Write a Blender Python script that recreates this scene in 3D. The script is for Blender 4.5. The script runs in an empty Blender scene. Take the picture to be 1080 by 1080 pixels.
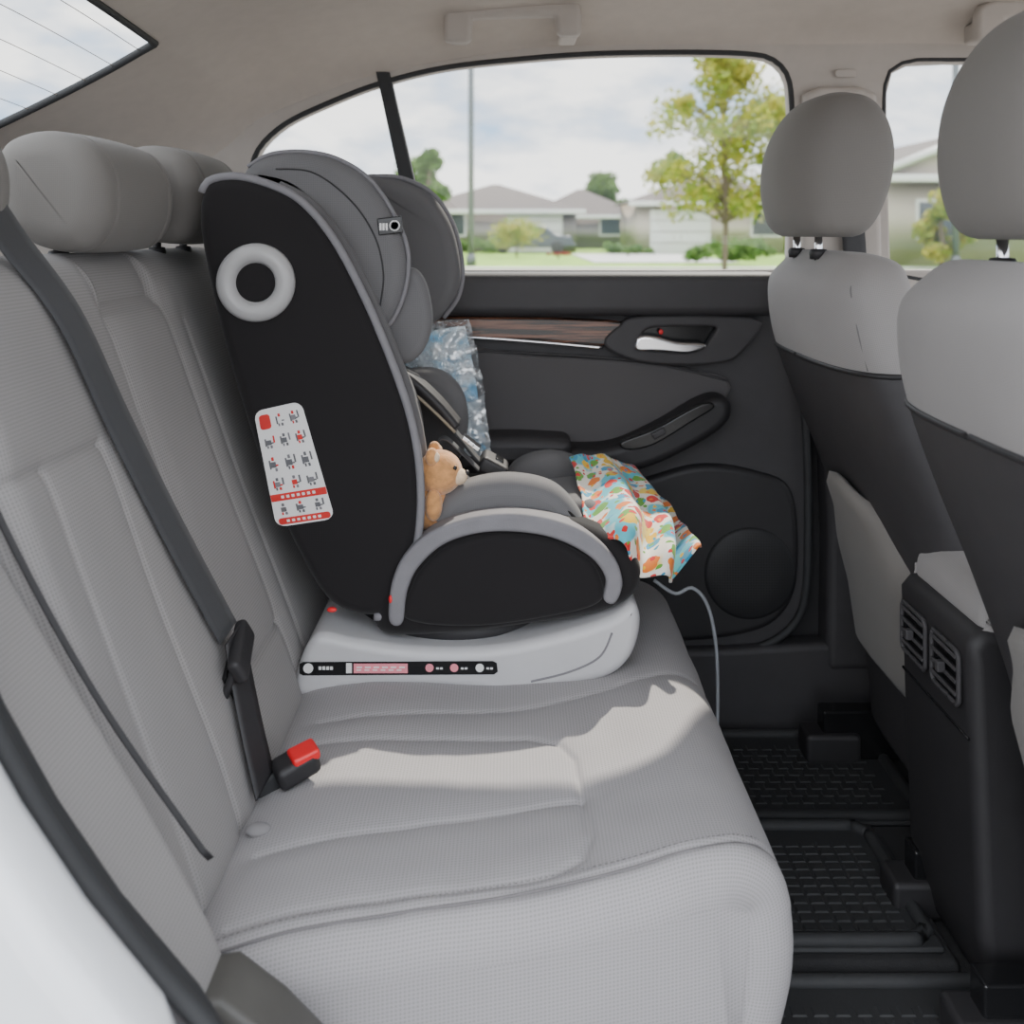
import bpy, bmesh, math, random
from mathutils import Vector, noise, Euler
random.seed(7)
EYE = 1.08           # everything is drafted about a datum plane 1.08 m above ground, lifted at the end
scene = bpy.context.scene
COL = scene.collection

# ------------------------------------------------------------------ materials
def new_mat(name):
    m = bpy.data.materials.new(name); m.use_nodes = True
    nt = m.node_tree; b = nt.nodes.get('Principled BSDF')
    return m, nt, b
def N(nt, t, **kw):
    n = nt.nodes.new(t)
    for k, v in kw.items():
        setattr(n, k, v)
    return n
def mat(name, col, rough=0.5, metal=0.0, var=0.06, nscale=40, bump=0.0, bscale=600, coat=0, spec=0.5, sheen=0):
    m, nt, b = new_mat(name)
    b.inputs['Roughness'].default_value = rough
    b.inputs['Metallic'].default_value = metal
    b.inputs['Specular IOR Level'].default_value = spec
    b.inputs['Coat Weight'].default_value = coat
    b.inputs['Sheen Weight'].default_value = sheen
    tc = N(nt, 'ShaderNodeTexCoord')
    no = N(nt, 'ShaderNodeTexNoise'); no.inputs['Scale'].default_value = nscale; no.inputs['Detail'].default_value = 4
    nt.links.new(tc.outputs['Object'], no.inputs['Vector'])
    r = N(nt, 'ShaderNodeValToRGB')
    r.color_ramp.elements[0].position = .3; r.color_ramp.elements[1].position = .7
    r.color_ramp.elements[0].color = (*[c*(1-var) for c in col], 1)
    r.color_ramp.elements[1].color = (*[min(1, c*(1+var)) for c in col], 1)
    nt.links.new(no.outputs['Fac'], r.inputs['Fac']); nt.links.new(r.outputs['Color'], b.inputs['Base Color'])
    if bump:
        n2 = N(nt, 'ShaderNodeTexNoise'); n2.inputs['Scale'].default_value = bscale; n2.inputs['Detail'].default_value = 3
        nt.links.new(tc.outputs['Object'], n2.inputs['Vector'])
        bp = N(nt, 'ShaderNodeBump'); bp.inputs['Strength'].default_value = bump; bp.inputs['Distance'].default_value = .001
        nt.links.new(n2.outputs['Fac'], bp.inputs['Height']); nt.links.new(bp.outputs['Normal'], b.inputs['Normal'])
    return m
def knit(name, col, scale=260, dark=.72, bump=.5, rough=.9):
    """woven / perforated seat cloth, lattice in UV metres"""
    m, nt, b = new_mat(name)
    b.inputs['Roughness'].default_value = rough; b.inputs['Sheen Weight'].default_value = .1
    b.inputs['Specular IOR Level'].default_value = .3
    uv = N(nt, 'ShaderNodeUVMap')
    vo = N(nt, 'ShaderNodeTexVoronoi', voronoi_dimensions='2D'); vo.inputs['Scale'].default_value = scale; vo.inputs['Randomness'].default_value = 0.0
    nt.links.new(uv.outputs['UV'], vo.inputs['Vector'])
    r = N(nt, 'ShaderNodeValToRGB')
    r.color_ramp.elements[0].position = .12; r.color_ramp.elements[1].position = .42
    r.color_ramp.elements[0].color = (*[c*dark for c in col], 1); r.color_ramp.elements[1].color = (*col, 1)
    nt.links.new(vo.outputs['Distance'], r.inputs['Fac'])
    tc = N(nt, 'ShaderNodeTexCoord')
    no = N(nt, 'ShaderNodeTexNoise'); no.inputs['Scale'].default_value = 9; no.inputs['Detail'].default_value = 5
    nt.links.new(tc.outputs['Object'], no.inputs['Vector'])
    mr = N(nt, 'ShaderNodeMapRange'); mr.inputs['To Min'].default_value = .92; mr.inputs['To Max'].default_value = 1.07
    nt.links.new(no.outputs['Fac'], mr.inputs['Value'])
    mx = N(nt, 'ShaderNodeVectorMath', operation='SCALE')
    nt.links.new(r.outputs['Color'], mx.inputs[0]); nt.links.new(mr.outputs['Result'], mx.inputs['Scale'])
    nt.links.new(mx.outputs['Vector'], b.inputs['Base Color'])
    bp = N(nt, 'ShaderNodeBump'); bp.inputs['Strength'].default_value = bump; bp.inputs['Distance'].default_value = .0005
    nt.links.new(r.outputs['Color'], bp.inputs['Height']); nt.links.new(bp.outputs['Normal'], b.inputs['Normal'])
    return m
def glass_mat(name, tint=(.97, .985, .98)):
    m, nt, b = new_mat(name); nt.nodes.remove(b)
    out = nt.nodes['Material Output']
    t = N(nt, 'ShaderNodeBsdfTransparent'); t.inputs['Color'].default_value = (*tint, 1)
    g = N(nt, 'ShaderNodeBsdfGlossy'); g.inputs['Roughness'].default_value = .02
    mx = N(nt, 'ShaderNodeMixShader'); mx.inputs['Fac'].default_value = .03
    nt.links.new(t.outputs[0], mx.inputs[1]); nt.links.new(g.outputs[0], mx.inputs[2]); nt.links.new(mx.outputs[0], out.inputs['Surface'])
    return m

M_SEAT = knit('seat_cloth_grey', (.335, .322, .328), 270, .70, .6)
M_BACK = knit('seat_cloth_warm_grey', (.280, .268, .264), 270, .70, .6)
M_FSEAT = knit('front_seat_cloth', (.305, .292, .288), 420, .85, .3)
M_HEADR = knit('headrest_cloth', (.190, .179, .168), 480, .86, .3)
M_INSERT = knit('door_insert_cloth', (.100, .095, .098), 420, .8)
M_CSBLK = knit('child_seat_black_mesh', (.0135, .012, .013), 420, .55, .6)
M_CSGRY = knit('child_seat_grey_mesh', (.155, .152, .156), 420, .75)
M_CSEDGE = mat('child_seat_grey_piping', (.20, .195, .208), .8, bump=.3)
M_BLK = mat('black_textured_plastic', (.021, .020, .022), .55, bump=.25, bscale=900)
M_BLK2 = mat('charcoal_soft_trim', (.043, .041, .044), .6, bump=.25, bscale=900)
M_GLOSS = mat('gloss_black_plastic', (.01, .01, .011), .2)
M_RUB = mat('rubber', (.028, .029, .031), .7, bump=.3, bscale=400)
M_WHITEP = mat('pale_grey_plastic', (.50, .495, .505), .38, var=.02, bump=.1, bscale=700)
M_RING = mat('silver_grey_plastic', (.40, .395, .395), .35, var=.02)
M_BODY = mat('white_car_paint', (.84, .86, .89), .15, var=.01, coat=.6)
M_HEADL = mat('headliner_cloth', (.53, .475, .425), .95, bump=.5, bscale=900, var=.03)
M_TRIM = mat('pillar_trim_grey', (.46, .42, .385), .7, bump=.2, bscale=900, var=.03)
M_CHROME = mat('chrome', (.8, .8, .82), .15, 1.0, var=.02)
M_STRAP = knit('seat_belt_webbing', (.055, .056, .06), 700, .6, .8, .6)
M_RED = mat('red_plastic', (.75, .02, .025), .35)
M_STRED = mat('sticker_red', (.62, .03, .025), .4)
M_PINK = mat('label_pink', (.8, .25, .3), .5)
M_WHT = mat('sticker_white', (.78, .77, .76), .4, var=.01)
M_INK = mat('sticker_ink', (.12, .12, .13), .5)
M_CARPET = mat('carpet', (.028, .028, .03), .95, bump=.8, bscale=500)
M_GLASS = glass_mat('window_glass')
M_LINE = mat('defroster_line', (.15, .12, .1), .6)
M_THREAD = mat('stitch_thread', (.16, .152, .155), .85)

def wood():
    m, nt, b = new_mat('dark_walnut_trim')
    b.inputs['Roughness'].default_value = .25; b.inputs['Coat Weight'].default_value = .5
    tc = N(nt, 'ShaderNodeTexCoord'); mp = N(nt, 'ShaderNodeMapping'); mp.inputs['Scale'].default_value = (4, 20, 110)
    no = N(nt, 'ShaderNodeTexNoise'); no.inputs['Scale'].default_value = 2.2; no.inputs['Detail'].default_value = 7
    r = N(nt, 'ShaderNodeValToRGB'); e = r.color_ramp.elements
    e[0].position = .42; e[0].color = (.014, .008, .006, 1); e[1].position = .60; e[1].color = (.20, .08, .045, 1)
    nt.links.new(tc.outputs['Object'], mp.inputs[0]); nt.links.new(mp.outputs[0], no.inputs['Vector'])
    nt.links.new(no.outputs['Fac'], r.inputs['Fac']); nt.links.new(r.outputs['Color'], b.inputs['Base Color'])
    return m
M_WOOD = wood()
def blanket_mat():
    m, nt, b = new_mat('printed_fleece'); b.inputs['Roughness'].default_value = .9; b.inputs['Sheen Weight'].default_value = .2
    uv = N(nt, 'ShaderNodeUVMap')
    nw = N(nt, 'ShaderNodeTexNoise'); nw.inputs['Scale'].default_value = 70; nw.inputs['Detail'].default_value = 1; nt.links.new(uv.outputs['UV'], nw.inputs['Vector'])
    vm = N(nt, 'ShaderNodeVectorMath', operation='MULTIPLY_ADD'); vm.inputs[1].default_value = (.012, .012, 0)
    nt.links.new(nw.outputs['Color'], vm.inputs[0]); nt.links.new(uv.outputs['UV'], vm.inputs[2])
    n0 = N(nt, 'ShaderNodeTexNoise'); n0.inputs['Scale'].default_value = 14; nt.links.new(vm.outputs[0], n0.inputs['Vector'])
    r0 = N(nt, 'ShaderNodeValToRGB'); e = r0.color_ramp.elements
    e[0].position = .45; e[0].color = (.10, .50, .60, 1); e[1].position = .48; e[1].color = (.82, .79, .70, 1)
    q = e.new(.59); q.color = (.82, .79, .70, 1); q = e.new(.62); q.color = (.86, .62, .08, 1)
    nt.links.new(n0.outputs['Fac'], r0.inputs['Fac'])
    last = r0.outputs['Color']
    for sc, th, off in ((36, .36, 0), (62, .20, 3.3)):
        ad = N(nt, 'ShaderNodeVectorMath', operation='ADD'); ad.inputs[1].default_value = (off, off, 0); nt.links.new(vm.outputs[0], ad.inputs[0])
        vo = N(nt, 'ShaderNodeTexVoronoi', voronoi_dimensions='2D'); vo.inputs['Scale'].default_value = sc; vo.inputs['Randomness'].default_value = .6
        nt.links.new(ad.outputs[0], vo.inputs['Vector'])
        sep = N(nt, 'ShaderNodeSeparateColor'); nt.links.new(vo.outputs['Color'], sep.inputs[0])
        r1 = N(nt, 'ShaderNodeValToRGB'); r1.color_ramp.interpolation = 'CONSTANT'; e = r1.color_ramp.elements
        e[0].color = (.65, .025, .02, 1); e[1].position = .28; e[1].color = (.80, .20, .02, 1)
        for p, c in ((.45, (.13, .36, .04, 1)), (.62, (.80, .48, .02, 1)), (.8, (.03, .30, .50, 1))):
            q = e.new(p); q.color = c
        nt.links.new(sep.outputs[0], r1.inputs['Fac'])
        lt = N(nt, 'ShaderNodeMath', operation='LESS_THAN'); lt.inputs[1].default_value = th
        nt.links.new(vo.outputs['Distance'], lt.inputs[0])
        mx = N(nt, 'ShaderNodeMix', data_type='RGBA')
        nt.links.new(lt.outputs[0], mx.inputs['Factor']); nt.links.new(last, mx.inputs['A']); nt.links.new(r1.outputs['Color'], mx.inputs['B'])
        last = mx.outputs['Result']
    nt.links.new(last, b.inputs['Base Color'])
    return m
M_BLANKET = blanket_mat()
def bag_mat():
    m, nt, b = new_mat('clear_plastic_film'); nt.nodes.remove(b); out = nt.nodes['Material Output']
    t = N(nt, 'ShaderNodeBsdfTransparent'); t.inputs['Color'].default_value = (.95, .98, 1, 1)
    g = N(nt, 'ShaderNodeBsdfGlossy'); g.inputs['Roughness'].default_value = .12
    tc = N(nt, 'ShaderNodeTexCoord'); no = N(nt, 'ShaderNodeTexNoise'); no.inputs['Scale'].default_value = 45; no.inputs['Detail'].default_value = 6
    nt.links.new(tc.outputs['Object'], no.inputs['Vector'])
    d = N(nt, 'ShaderNodeBsdfDiffuse'); d.inputs['Color'].default_value = (.85, .92, .97, 1)
    r = N(nt, 'ShaderNodeValToRGB'); r.color_ramp.elements[0].position = .40; r.color_ramp.elements[0].color = (.15,)*3+(1,); r.color_ramp.elements[1].position = .60; r.color_ramp.elements[1].color = (.75,)*3+(1,)
    nt.links.new(no.outputs['Fac'], r.inputs['Fac'])
    m1 = N(nt, 'ShaderNodeMixShader'); m1.inputs[0].default_value = .4
    nt.links.new(d.outputs[0], m1.inputs[1]); nt.links.new(g.outputs[0], m1.inputs[2])
    m2 = N(nt, 'ShaderNodeMixShader'); nt.links.new(r.outputs['Color'], m2.inputs[0])
    nt.links.new(t.outputs[0], m2.inputs[1]); nt.links.new(m1.outputs[0], m2.inputs[2]); nt.links.new(m2.outputs[0], out.inputs['Surface'])
    return m
M_BAG = bag_mat()
def bagfill_mat():
    m, nt, b = new_mat('pale_blue_tissue'); b.inputs['Roughness'].default_value = .8
    tc = N(nt, 'ShaderNodeTexCoord'); no = N(nt, 'ShaderNodeTexNoise'); no.inputs['Scale'].default_value = 26; no.inputs['Detail'].default_value = 3
    nt.links.new(tc.outputs['Object'], no.inputs['Vector'])
    r = N(nt, 'ShaderNodeValToRGB'); e = r.color_ramp.elements
    e[0].position = .36; e[0].color = (.20, .50, .76, 1); e[1].position = .58; e[1].color = (.90, .94, .97, 1); q = e.new(.46); q.color = (.60, .78, .90, 1)
    nt.links.new(no.outputs['Fac'], r.inputs['Fac']); nt.links.new(r.outputs['Color'], b.inputs['Base Color'])
    return m

# ------------------------------------------------------------------ geometry helpers
ROOTS = []
def root(name):
    o = bpy.data.objects.new(name, None); COL.objects.link(o); ROOTS.append(o); return o
def finish(me, name, m, parent=None, smooth=True, flat_big=False):
    me.name = name
    o = bpy.data.objects.new(name, me); COL.objects.link(o)
    if m: me.materials.append(m)
    if smooth:
        for p in me.polygons:
            p.use_smooth = True
    if parent: o.parent = parent
    return o
def tr(u, v, y):
    """side-elevation drafting units -> metres (x, z) in the plane at car-width position y"""
    s = y/1080.0
    return ((u-540)*s, (245-v)*s)
def TR(pts, y): return [tr(u, v, y) for u, v in pts]
def P3(u, v, y):
    x, z = tr(u, v, y); return Vector((x, y, z))
def crom(pts, n, closed=True):
    L = len(pts); D = len(pts[0]); out = []
    segs = L if closed else L-1
    raw = []
    for i in range(segs):
        p = [pts[(i+k-1) % L] if closed else pts[max(0, min(L-1, i+k-1))] for k in range(4)]
        for j in range(12):
            t = j/12
            raw.append(tuple(.5*((2*p[1][d])+(-p[0][d]+p[2][d])*t+(2*p[0][d]-5*p[1][d]+4*p[2][d]-p[3][d])*t*t+(-p[0][d]+3*p[1][d]-3*p[2][d]+p[3][d])*t**3) for d in range(D)))
    raw.append(raw[0] if closed else tuple(pts[-1]))
    acc = [0]
    for a, b in zip(raw, raw[1:]): acc.append(acc[-1]+math.dist(a, b))
    tot = acc[-1]; k = 0; m = n if closed else n-1
    for i in range(n):
        s = tot*i/m
        while k < len(acc)-2 and acc[k+1] < s: k += 1
        f = (s-acc[k])/max(1e-9, acc[k+1]-acc[k]); f = min(max(f, 0), 1)
        out.append(tuple(raw[k][d]*(1-f)+raw[k+1][d]*f for d in range(D)))
    return out
def linear(pts, n, closed=True):
    raw = list(pts)+([pts[0]] if closed else []); acc = [0]
    for a, b in zip(raw, raw[1:]): acc.append(acc[-1]+math.dist(a, b))
    tot = acc[-1]; k = 0; out = []; m = n if closed else n-1
    for i in range(n):
        s = tot*i/m
        while k < len(acc)-2 and acc[k+1] < s: k += 1
        f = min(1, (s-acc[k])/max(1e-9, acc[k+1]-acc[k]))
        out.append(tuple(raw[k][d]*(1-f)+raw[k+1][d]*f for d in range(len(raw[0]))))
    return out
def grid_mesh(name, rows, m, parent=None, close_row=False, caps=False, matfn=None, mats=None, capsmooth=False):
    """rows: list of rings/rows of 3D points, UV in metres"""
    bm = bmesh.new(); uvl = bm.loops.layers.uv.new('UVMap')
    R = len(rows); C = len(rows[0])
    vs = [[bm.verts.new(p) for p in r] for r in rows]
    mid = R//2
    acc = [0]
    for j in range(C): acc.append(acc[-1]+(Vector(rows[mid][(j+1) % C])-Vector(rows[mid][j])).length)
    vacc = [[0]*R for _ in range(C+1)]
    for j in range(C+1):
        jj = j % C; a = 0
        for i in range(1, R):
            a += math.dist(rows[i][jj], rows[i-1][jj]); vacc[j][i] = a
    cc = C if close_row else C-1
    for i in range(R-1):
        for j in range(cc):
            j2 = (j+1) % C
            try: f = bm.faces.new((vs[i][j], vs[i][j2], vs[i+1][j2], vs[i+1][j]))
            except ValueError: continue
            for lp, (a, b) in zip(f.loops, ((i, j), (i, j+1), (i+1, j+1), (i+1, j))):
                lp[uvl].uv = (acc[b], vacc[b if b <= C else 0][a])
            f.smooth = True
            if matfn: f.material_index = matfn(f.calc_center_median(), j, i)
    if caps:
        for r in (vs[0], vs[-1]):
            try:
                f = bm.faces.new(r)
                for lp in f.loops: lp[uvl].uv = (lp.vert.co.x, lp.vert.co.z)
                f.smooth = capsmooth
                if matfn: f.material_index = matfn(f.calc_center_median(), 0, 0)
            except ValueError: pass
    bmesh.ops.recalc_face_normals(bm, faces=bm.faces)
    me = bpy.data.meshes.new(name); bm.to_mesh(me); bm.free()
    o = finish(me, name, m, parent, smooth=False)
    if mats:
        for x in mats: me.materials.append(x)
    return o
def sweep(name, prof, y0, y1, r, m, parent=None, n=96, smooth=True, disp=None, ny=2, yshift=None, raw=False, K=7):
    """closed side profile (x,z) swept across the car with rounded ends"""
    P = prof if raw else (crom(prof, n) if smooth else linear(prof, n))
    A = sum(P[i-1][0]*P[i][1]-P[i][0]*P[i-1][1] for i in range(len(P)))
    sg = 1 if A > 0 else -1; L = len(P); NN = []
    for i in range(L):
        a = P[i-2]; b = P[(i+2) % L]; tx, tz = b[0]-a[0], b[1]-a[1]; l = math.hypot(tx, tz) or 1
        NN.append((sg*tz/l, -sg*tx/l))
    st = []
    for k in range(K+1):
        th = math.pi/2*k/K; st.append((y0+r-r*math.cos(th), -(r-r*math.sin(th))))
    for k in range(1, ny): st.append((y0+r+(y1-y0-2*r)*k/ny, 0))
    for k in range(K, -1, -1):
        th = math.pi/2*k/K; st.append((y1-r+r*math.cos(th), -(r-r*math.sin(th))))
    rows = []
    for y, off in st:
        row = []
        for (x, z), (nx, nz) in zip(P, NN):
            o = off
            if disp: o += disp(x, y, z, nx, nz)
            yy = y+(yshift(x, y, z) if yshift else 0)
            row.append((x+nx*o, yy, z+nz*o))
        rows.append(row)
    return grid_mesh(name, rows, m, parent, close_row=True, caps=True, capsmooth=(K > 10))
def stack(name, rings, m, parent=None, n=56, matfn=None, mats=None, sub=4):
    """rings (z,cx,cy,hx,hy,e) superellipse stack, interpolated"""
    R = crom(rings, len(rings)*sub, closed=False); rows = []
    for z, cx, cy, hx, hy, e in R:
        row = []
        for i in range(n):
            t = 2*math.pi*i/n; c, s = math.cos(t), math.sin(t)
            row.append((cx+hx*math.copysign(abs(c)**(2/e), c), cy+hy*math.copysign(abs(s)**(2/e), s), z))
        rows.append(row)
    return grid_mesh(name, rows, m, parent, close_row=True, caps=True, matfn=matfn, mats=mats)
def rbox(name, x0, x1, y0, y1, z0, z1, b, m, parent=None, rot=None, seg=3):
    bm = bmesh.new(); bmesh.ops.create_cube(bm, size=1)
    c = Vector(((x0+x1)/2, (y0+y1)/2, (z0+z1)/2))
    for v in bm.verts: v.co = Vector((v.co.x*(x1-x0), v.co.y*(y1-y0), v.co.z*(z1-z0)))
    if b: bmesh.ops.bevel(bm, geom=bm.edges[:], offset=b, segments=seg, profile=.5, affect='EDGES')
    uvl = bm.loops.layers.uv.new('UVMap')
    for f in bm.faces:
        for lp in f.loops: lp[uvl].uv = (lp.vert.co.x+lp.vert.co.y, lp.vert.co.z+lp.vert.co.y)
    if rot:
        M = Euler(rot).to_matrix()
        for v in bm.verts: v.co = M @ v.co
    for v in bm.verts: v.co += c
    me = bpy.data.meshes.new(name); bm.to_mesh(me); bm.free()
    o = finish(me, name, m, parent)
    w = o.modifiers.new('wn', 'WEIGHTED_NORMAL'); w.keep_sharp = True
    return o
def tube(name, pts, r, m, parent=None, smooth=True, n=40, closed=False, flat=1.0, sides=12, up=Vector((0, 1, 0))):
    pts = [tuple(p) for p in pts]
    P = [Vector(p) for p in (crom(pts, n, closed) if smooth else pts)]
    rows = []; L = len(P)
    for i in range(L):
        a = P[(i-1) % L] if closed else P[max(0, i-1)]; b = P[(i+1) % L] if closed else P[min(L-1, i+1)]
        t = (b-a).normalized(); s = t.cross(up)
        if s.length < 1e-3: s = t.cross(Vector((1, 0, 0)))
        s.normalize(); w = s.cross(t).normalized()
        rows.append([tuple(P[i]+s*(r*math.cos(2*math.pi*k/sides))+w*(r*flat*math.sin(2*math.pi*k/sides))) for k in range(sides)])
    if closed: rows.append(rows[0])
    return grid_mesh(name, rows, m, parent, close_row=True, caps=not closed)
def ribbon(name, pts, width_vecs, th, m, parent=None, n=60):
    """flat strap: centre points + width vector at each"""
    data = crom([tuple(p)+tuple(w) for p, w in zip(pts, width_vecs)], n, closed=False)
    rows = []
    for i, d in enumerate(data):
        p = Vector(d[:3]); w = Vector(d[3:]); a = Vector(data[max(0, i-1)][:3]); b = Vector(data[min(n-1, i+1)][:3])
        nn = (b-a).cross(w).normalized()*th/2
        rows.append([tuple(p-w+nn), tuple(p-w*.5+nn), tuple(p+nn), tuple(p+w*.5+nn), tuple(p+w+nn), tuple(p+w-nn), tuple(p+w*.5-nn), tuple(p-nn), tuple(p-w*.5-nn), tuple(p-w-nn)])
    return grid_mesh(name, rows, m, parent, close_row=True, caps=True)
def plate(name, outer, holes, y, th, bev, m, parent=None):
    cu = bpy.data.curves.new(name, 'CURVE'); cu.dimensions = '2D'; cu.fill_mode = 'BOTH'
    for pl in [outer]+holes:
        sp = cu.splines.new('POLY'); sp.points.add(len(pl)-1); sp.use_cyclic_u = True
        for p, q in zip(sp.points, pl): p.co = (q[0], q[1], 0, 1)
    cu.extrude = max(th/2-bev, 0.0001); cu.bevel_depth = bev; cu.bevel_resolution = 2
    t = bpy.data.objects.new('tmp', cu); COL.objects.link(t)
    dg = bpy.context.evaluated_depsgraph_get(); dg.update()
    me = bpy.data.meshes.new_from_object(t.evaluated_get(dg))
    bpy.data.objects.remove(t)
    for v in me.vertices:
        x, yy, z = v.co; v.co = (x, y-z, yy)
    me.materials.clear()
    if not me.uv_layers: me.uv_layers.new(name='UVMap')
    uv = me.uv_layers[0].data
    for lp in me.loops:
        c = me.vertices[lp.vertex_index].co; uv[lp.index].uv = (c.x, c.z)
    me.flip_normals()
    return finish(me, name, m, parent, smooth=False)
def ball(name, c, r, m, parent=None, sc=(1, 1, 1), seg=28):
    bm = bmesh.new(); bmesh.ops.create_uvsphere(bm, u_segments=seg, v_segments=seg//2+2, radius=r)
    for v in bm.verts: v.co = Vector((v.co.x*sc[0], v.co.y*sc[1], v.co.z*sc[2]))+Vector(c)
    me = bpy.data.meshes.new(name); bm.to_mesh(me); bm.free()
    return finish(me, name, m, parent)
def lathe_y(name, prof, c, m, parent=None, n=56):
    rows = [[(c[0]+r*math.cos(2*math.pi*i/n), c[1]+dy, c[2]+r*math.sin(2*math.pi*i/n)) for i in range(n)] for r, dy in prof]
    return grid_mesh(name, rows, m, parent, close_row=True, caps=True)
def lathe_z(name, prof, c, m, parent=None, n=56, sx=1, sy=1):
    rows = [[(c[0]+sx*r*math.cos(2*math.pi*i/n), c[1]+sy*r*math.sin(2*math.pi*i/n), c[2]+dz) for i in range(n)] for r, dz in prof]
    return grid_mesh(name, rows, m, parent, close_row=True, caps=True)
def seg_d(px, py, poly):
    best = 9
    for (ax, ay), (bx, by) in zip(poly, poly[1:]):
        dx, dy = bx-ax, by-ay; t = ((px-ax)*dx+(py-ay)*dy)/(dx*dx+dy*dy); t = 0 if t < 0 else 1 if t > 1 else t
        d = math.hypot(px-ax-t*dx, py-ay-t*dy)
        if d < best: best = d
    return best
def rrect(x0, x1, z0, z1, r, k=5):
    out = []
    for cx, cz, a in ((x1-r, z1-r, 0), (x0+r, z1-r, 90), (x0+r, z0+r, 180), (x1-r, z0+r, 270)):
        for i in range(k+1):
            t = math.radians(a+90*i/k); out.append((cx+r*math.cos(t), cz+r*math.sin(t)))
    return out

# ================================================================== REAR BENCH
bench = root('rear_bench_seat')
CG = [[(-.25, 1.215), (0.02, 1.222), (.055, 1.205), (.07, 1.17), (.078, 1.02), (.068, .985), (.035, .962), (-.25, .895)],
      [(-.25, 1.0), (.072, 1.088)],
      [(-.24, 1.27), (.03, 1.30), (.13, 1.34), (.25, 1.40)],
      [(.16, 1.42), (.175, 1.76)]]
CE = [(-.26, .868), (.0, .935), (.18, .982), (.262, 1.02)]
def yshift_c(x, y, z):
    f = max(0, 1-(y-.84)/.35); return .26*(min(x, .27)+.26)*f
def cdisp(x, y, z, nx, nz):
    if z < -.66 or x > .285 or nz < -.3: return 0
    d = 0
    ys = y+yshift_c(x, y, z)
    for pl in CG:
        s = seg_d(x, ys, pl)
        if s < .08: d -= .0035*math.exp(-(s/.0042)**2)+.003*math.exp(-(s/.018)**2)
    s = seg_d(x, ys, CE)
    if s < .04: d -= .003*math.exp(-(s/.0042)**2)
    d += .0022*noise.noise(Vector((x*9, ys*9, 0)))+.0008*noise.noise(Vector((x*30, ys*22, 5)))
    return d
cush = [(-.31, -.72), (-.30, -.645), (-.275, -.615), (-.2, -.600), (-.1, -.600), (0, -.602), (.1, -.596), (.17, -.588), (.225, -.595), (.262, -.625), (.275, -.68), (.27, -.745), (.245, -.81), (.2, -.85), (-.1, -.85), (-.3, -.84)]
sweep('seat_cushion', cush, .84, 1.78, .045, M_SEAT, bench, n=600, ny=320, disp=cdisp, yshift=yshift_c, K=16)
_ct = [p for p in crom(cush, 600) if p[1] > -.645]; _ct.sort()
def cush_top(x, ys):
    y = ys
    for _ in range(12): y = ys-yshift_c(x, y, 0)
    z = min(_ct, key=lambda p: abs(p[0]-x))[1]
    if y < .885:
        c = 1-max(0, y-.84)/.045; z -= .045-.045*math.sqrt(max(0, 1-c*c))
    return z
pl = crom(CE, 46, False)
tube('edge_seam', [(x, ys, cush_top(x, ys)-.0024) for x, ys in pl], .0013, M_THREAD, bench, n=120, sides=8)
pp = crom([(x, ys+.010, cush_top(x, ys+.010)+.0004) for x, ys in pl], 190, False)
bm = bmesh.new()
for i in range(0, 188, 2):
    a = Vector(pp[i]); b = Vector(pp[i+1]); w = Vector((0, .0006, 0)); u_ = Vector((0, 0, .0006))
    v8 = [bm.verts.new(q) for q in (a-w, b-w, b+w, a+w, a-w*.4+u_, b-w*.4+u_, b+w*.4+u_, a+w*.4+u_)]
    for f in ((4, 5, 6, 7), (0, 1, 5, 4), (1, 2, 6, 5), (2, 3, 7, 6), (3, 0, 4, 7)): bm.faces.new([v8[k] for k in f])
me = bpy.data.meshes.new('edge_stitches'); bm.to_mesh(me); bm.free(); finish(me, 'edge_stitches', M_THREAD, bench)

BG = [[(.86, -.21), (1.05, -.215)], [(.925, -.215), (.925, -.62)], [(1.05, -.215), (1.05, -.62)], [(1.175, -.04), (1.185, -.6)],
      [(1.185, -.088), (1.37, -.088)], [(1.37, -.04), (1.37, -.6)], [(1.185, -.515), (1.37, -.515)], [(1.60, -.1), (1.60, -.6)], [(1.42, -.12), (1.42, -.6)]]
def bdisp(x, y, z, nx, nz):
    if nx < .2: return 0
    d = 0
    for k, pl in enumerate(BG):
        s = seg_d(y, z, pl)
        if s < .08: d -= .0045*math.exp(-(s/.0042)**2)+(.006 if k in (3, 5, 4) else .0025)*math.exp(-(s/.02)**2)
    if z > -.088 and 1.185 < y < 1.37: d -= .014*min(1, (z+.088)/.012)
    d += .002*noise.noise(Vector((y*7, z*7, 3)))
    return d*nx
back = [(-.29, -.72), (-.275, -.63), (-.288, -.57), (-.325, -.47), (-.37, -.35), (-.41, -.24), (-.445, -.14), (-.472, -.07), (-.50, -.035), (-.54, -.025), (-.59, -.04), (-.61, -.09), (-.58, -.2), (-.50, -.45), (-.44, -.70), (-.36, -.74)]
sweep('backrest', back, .85, 1.76, .03, M_BACK, bench, n=480, ny=320, disp=bdisp)
bol = [(x+max(-.03, min(.055, -.015+.065*(-.25-z)/.27)), z) for x, z in back]
def boly(x, y, z): return -.03*max(0, (-.1-z))
sweep('side_bolster', bol, .72, .846, .022, M_BACK, bench, n=160, ny=10, yshift=boly, K=14)
hp = [(-.050, -.040), (-.066, .015), (-.056, .058), (-.010, .074), (.040, .062), (.066, .022), (.066, -.030), (.044, -.064), (.012, -.070), (-.025, -.060)]
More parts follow.
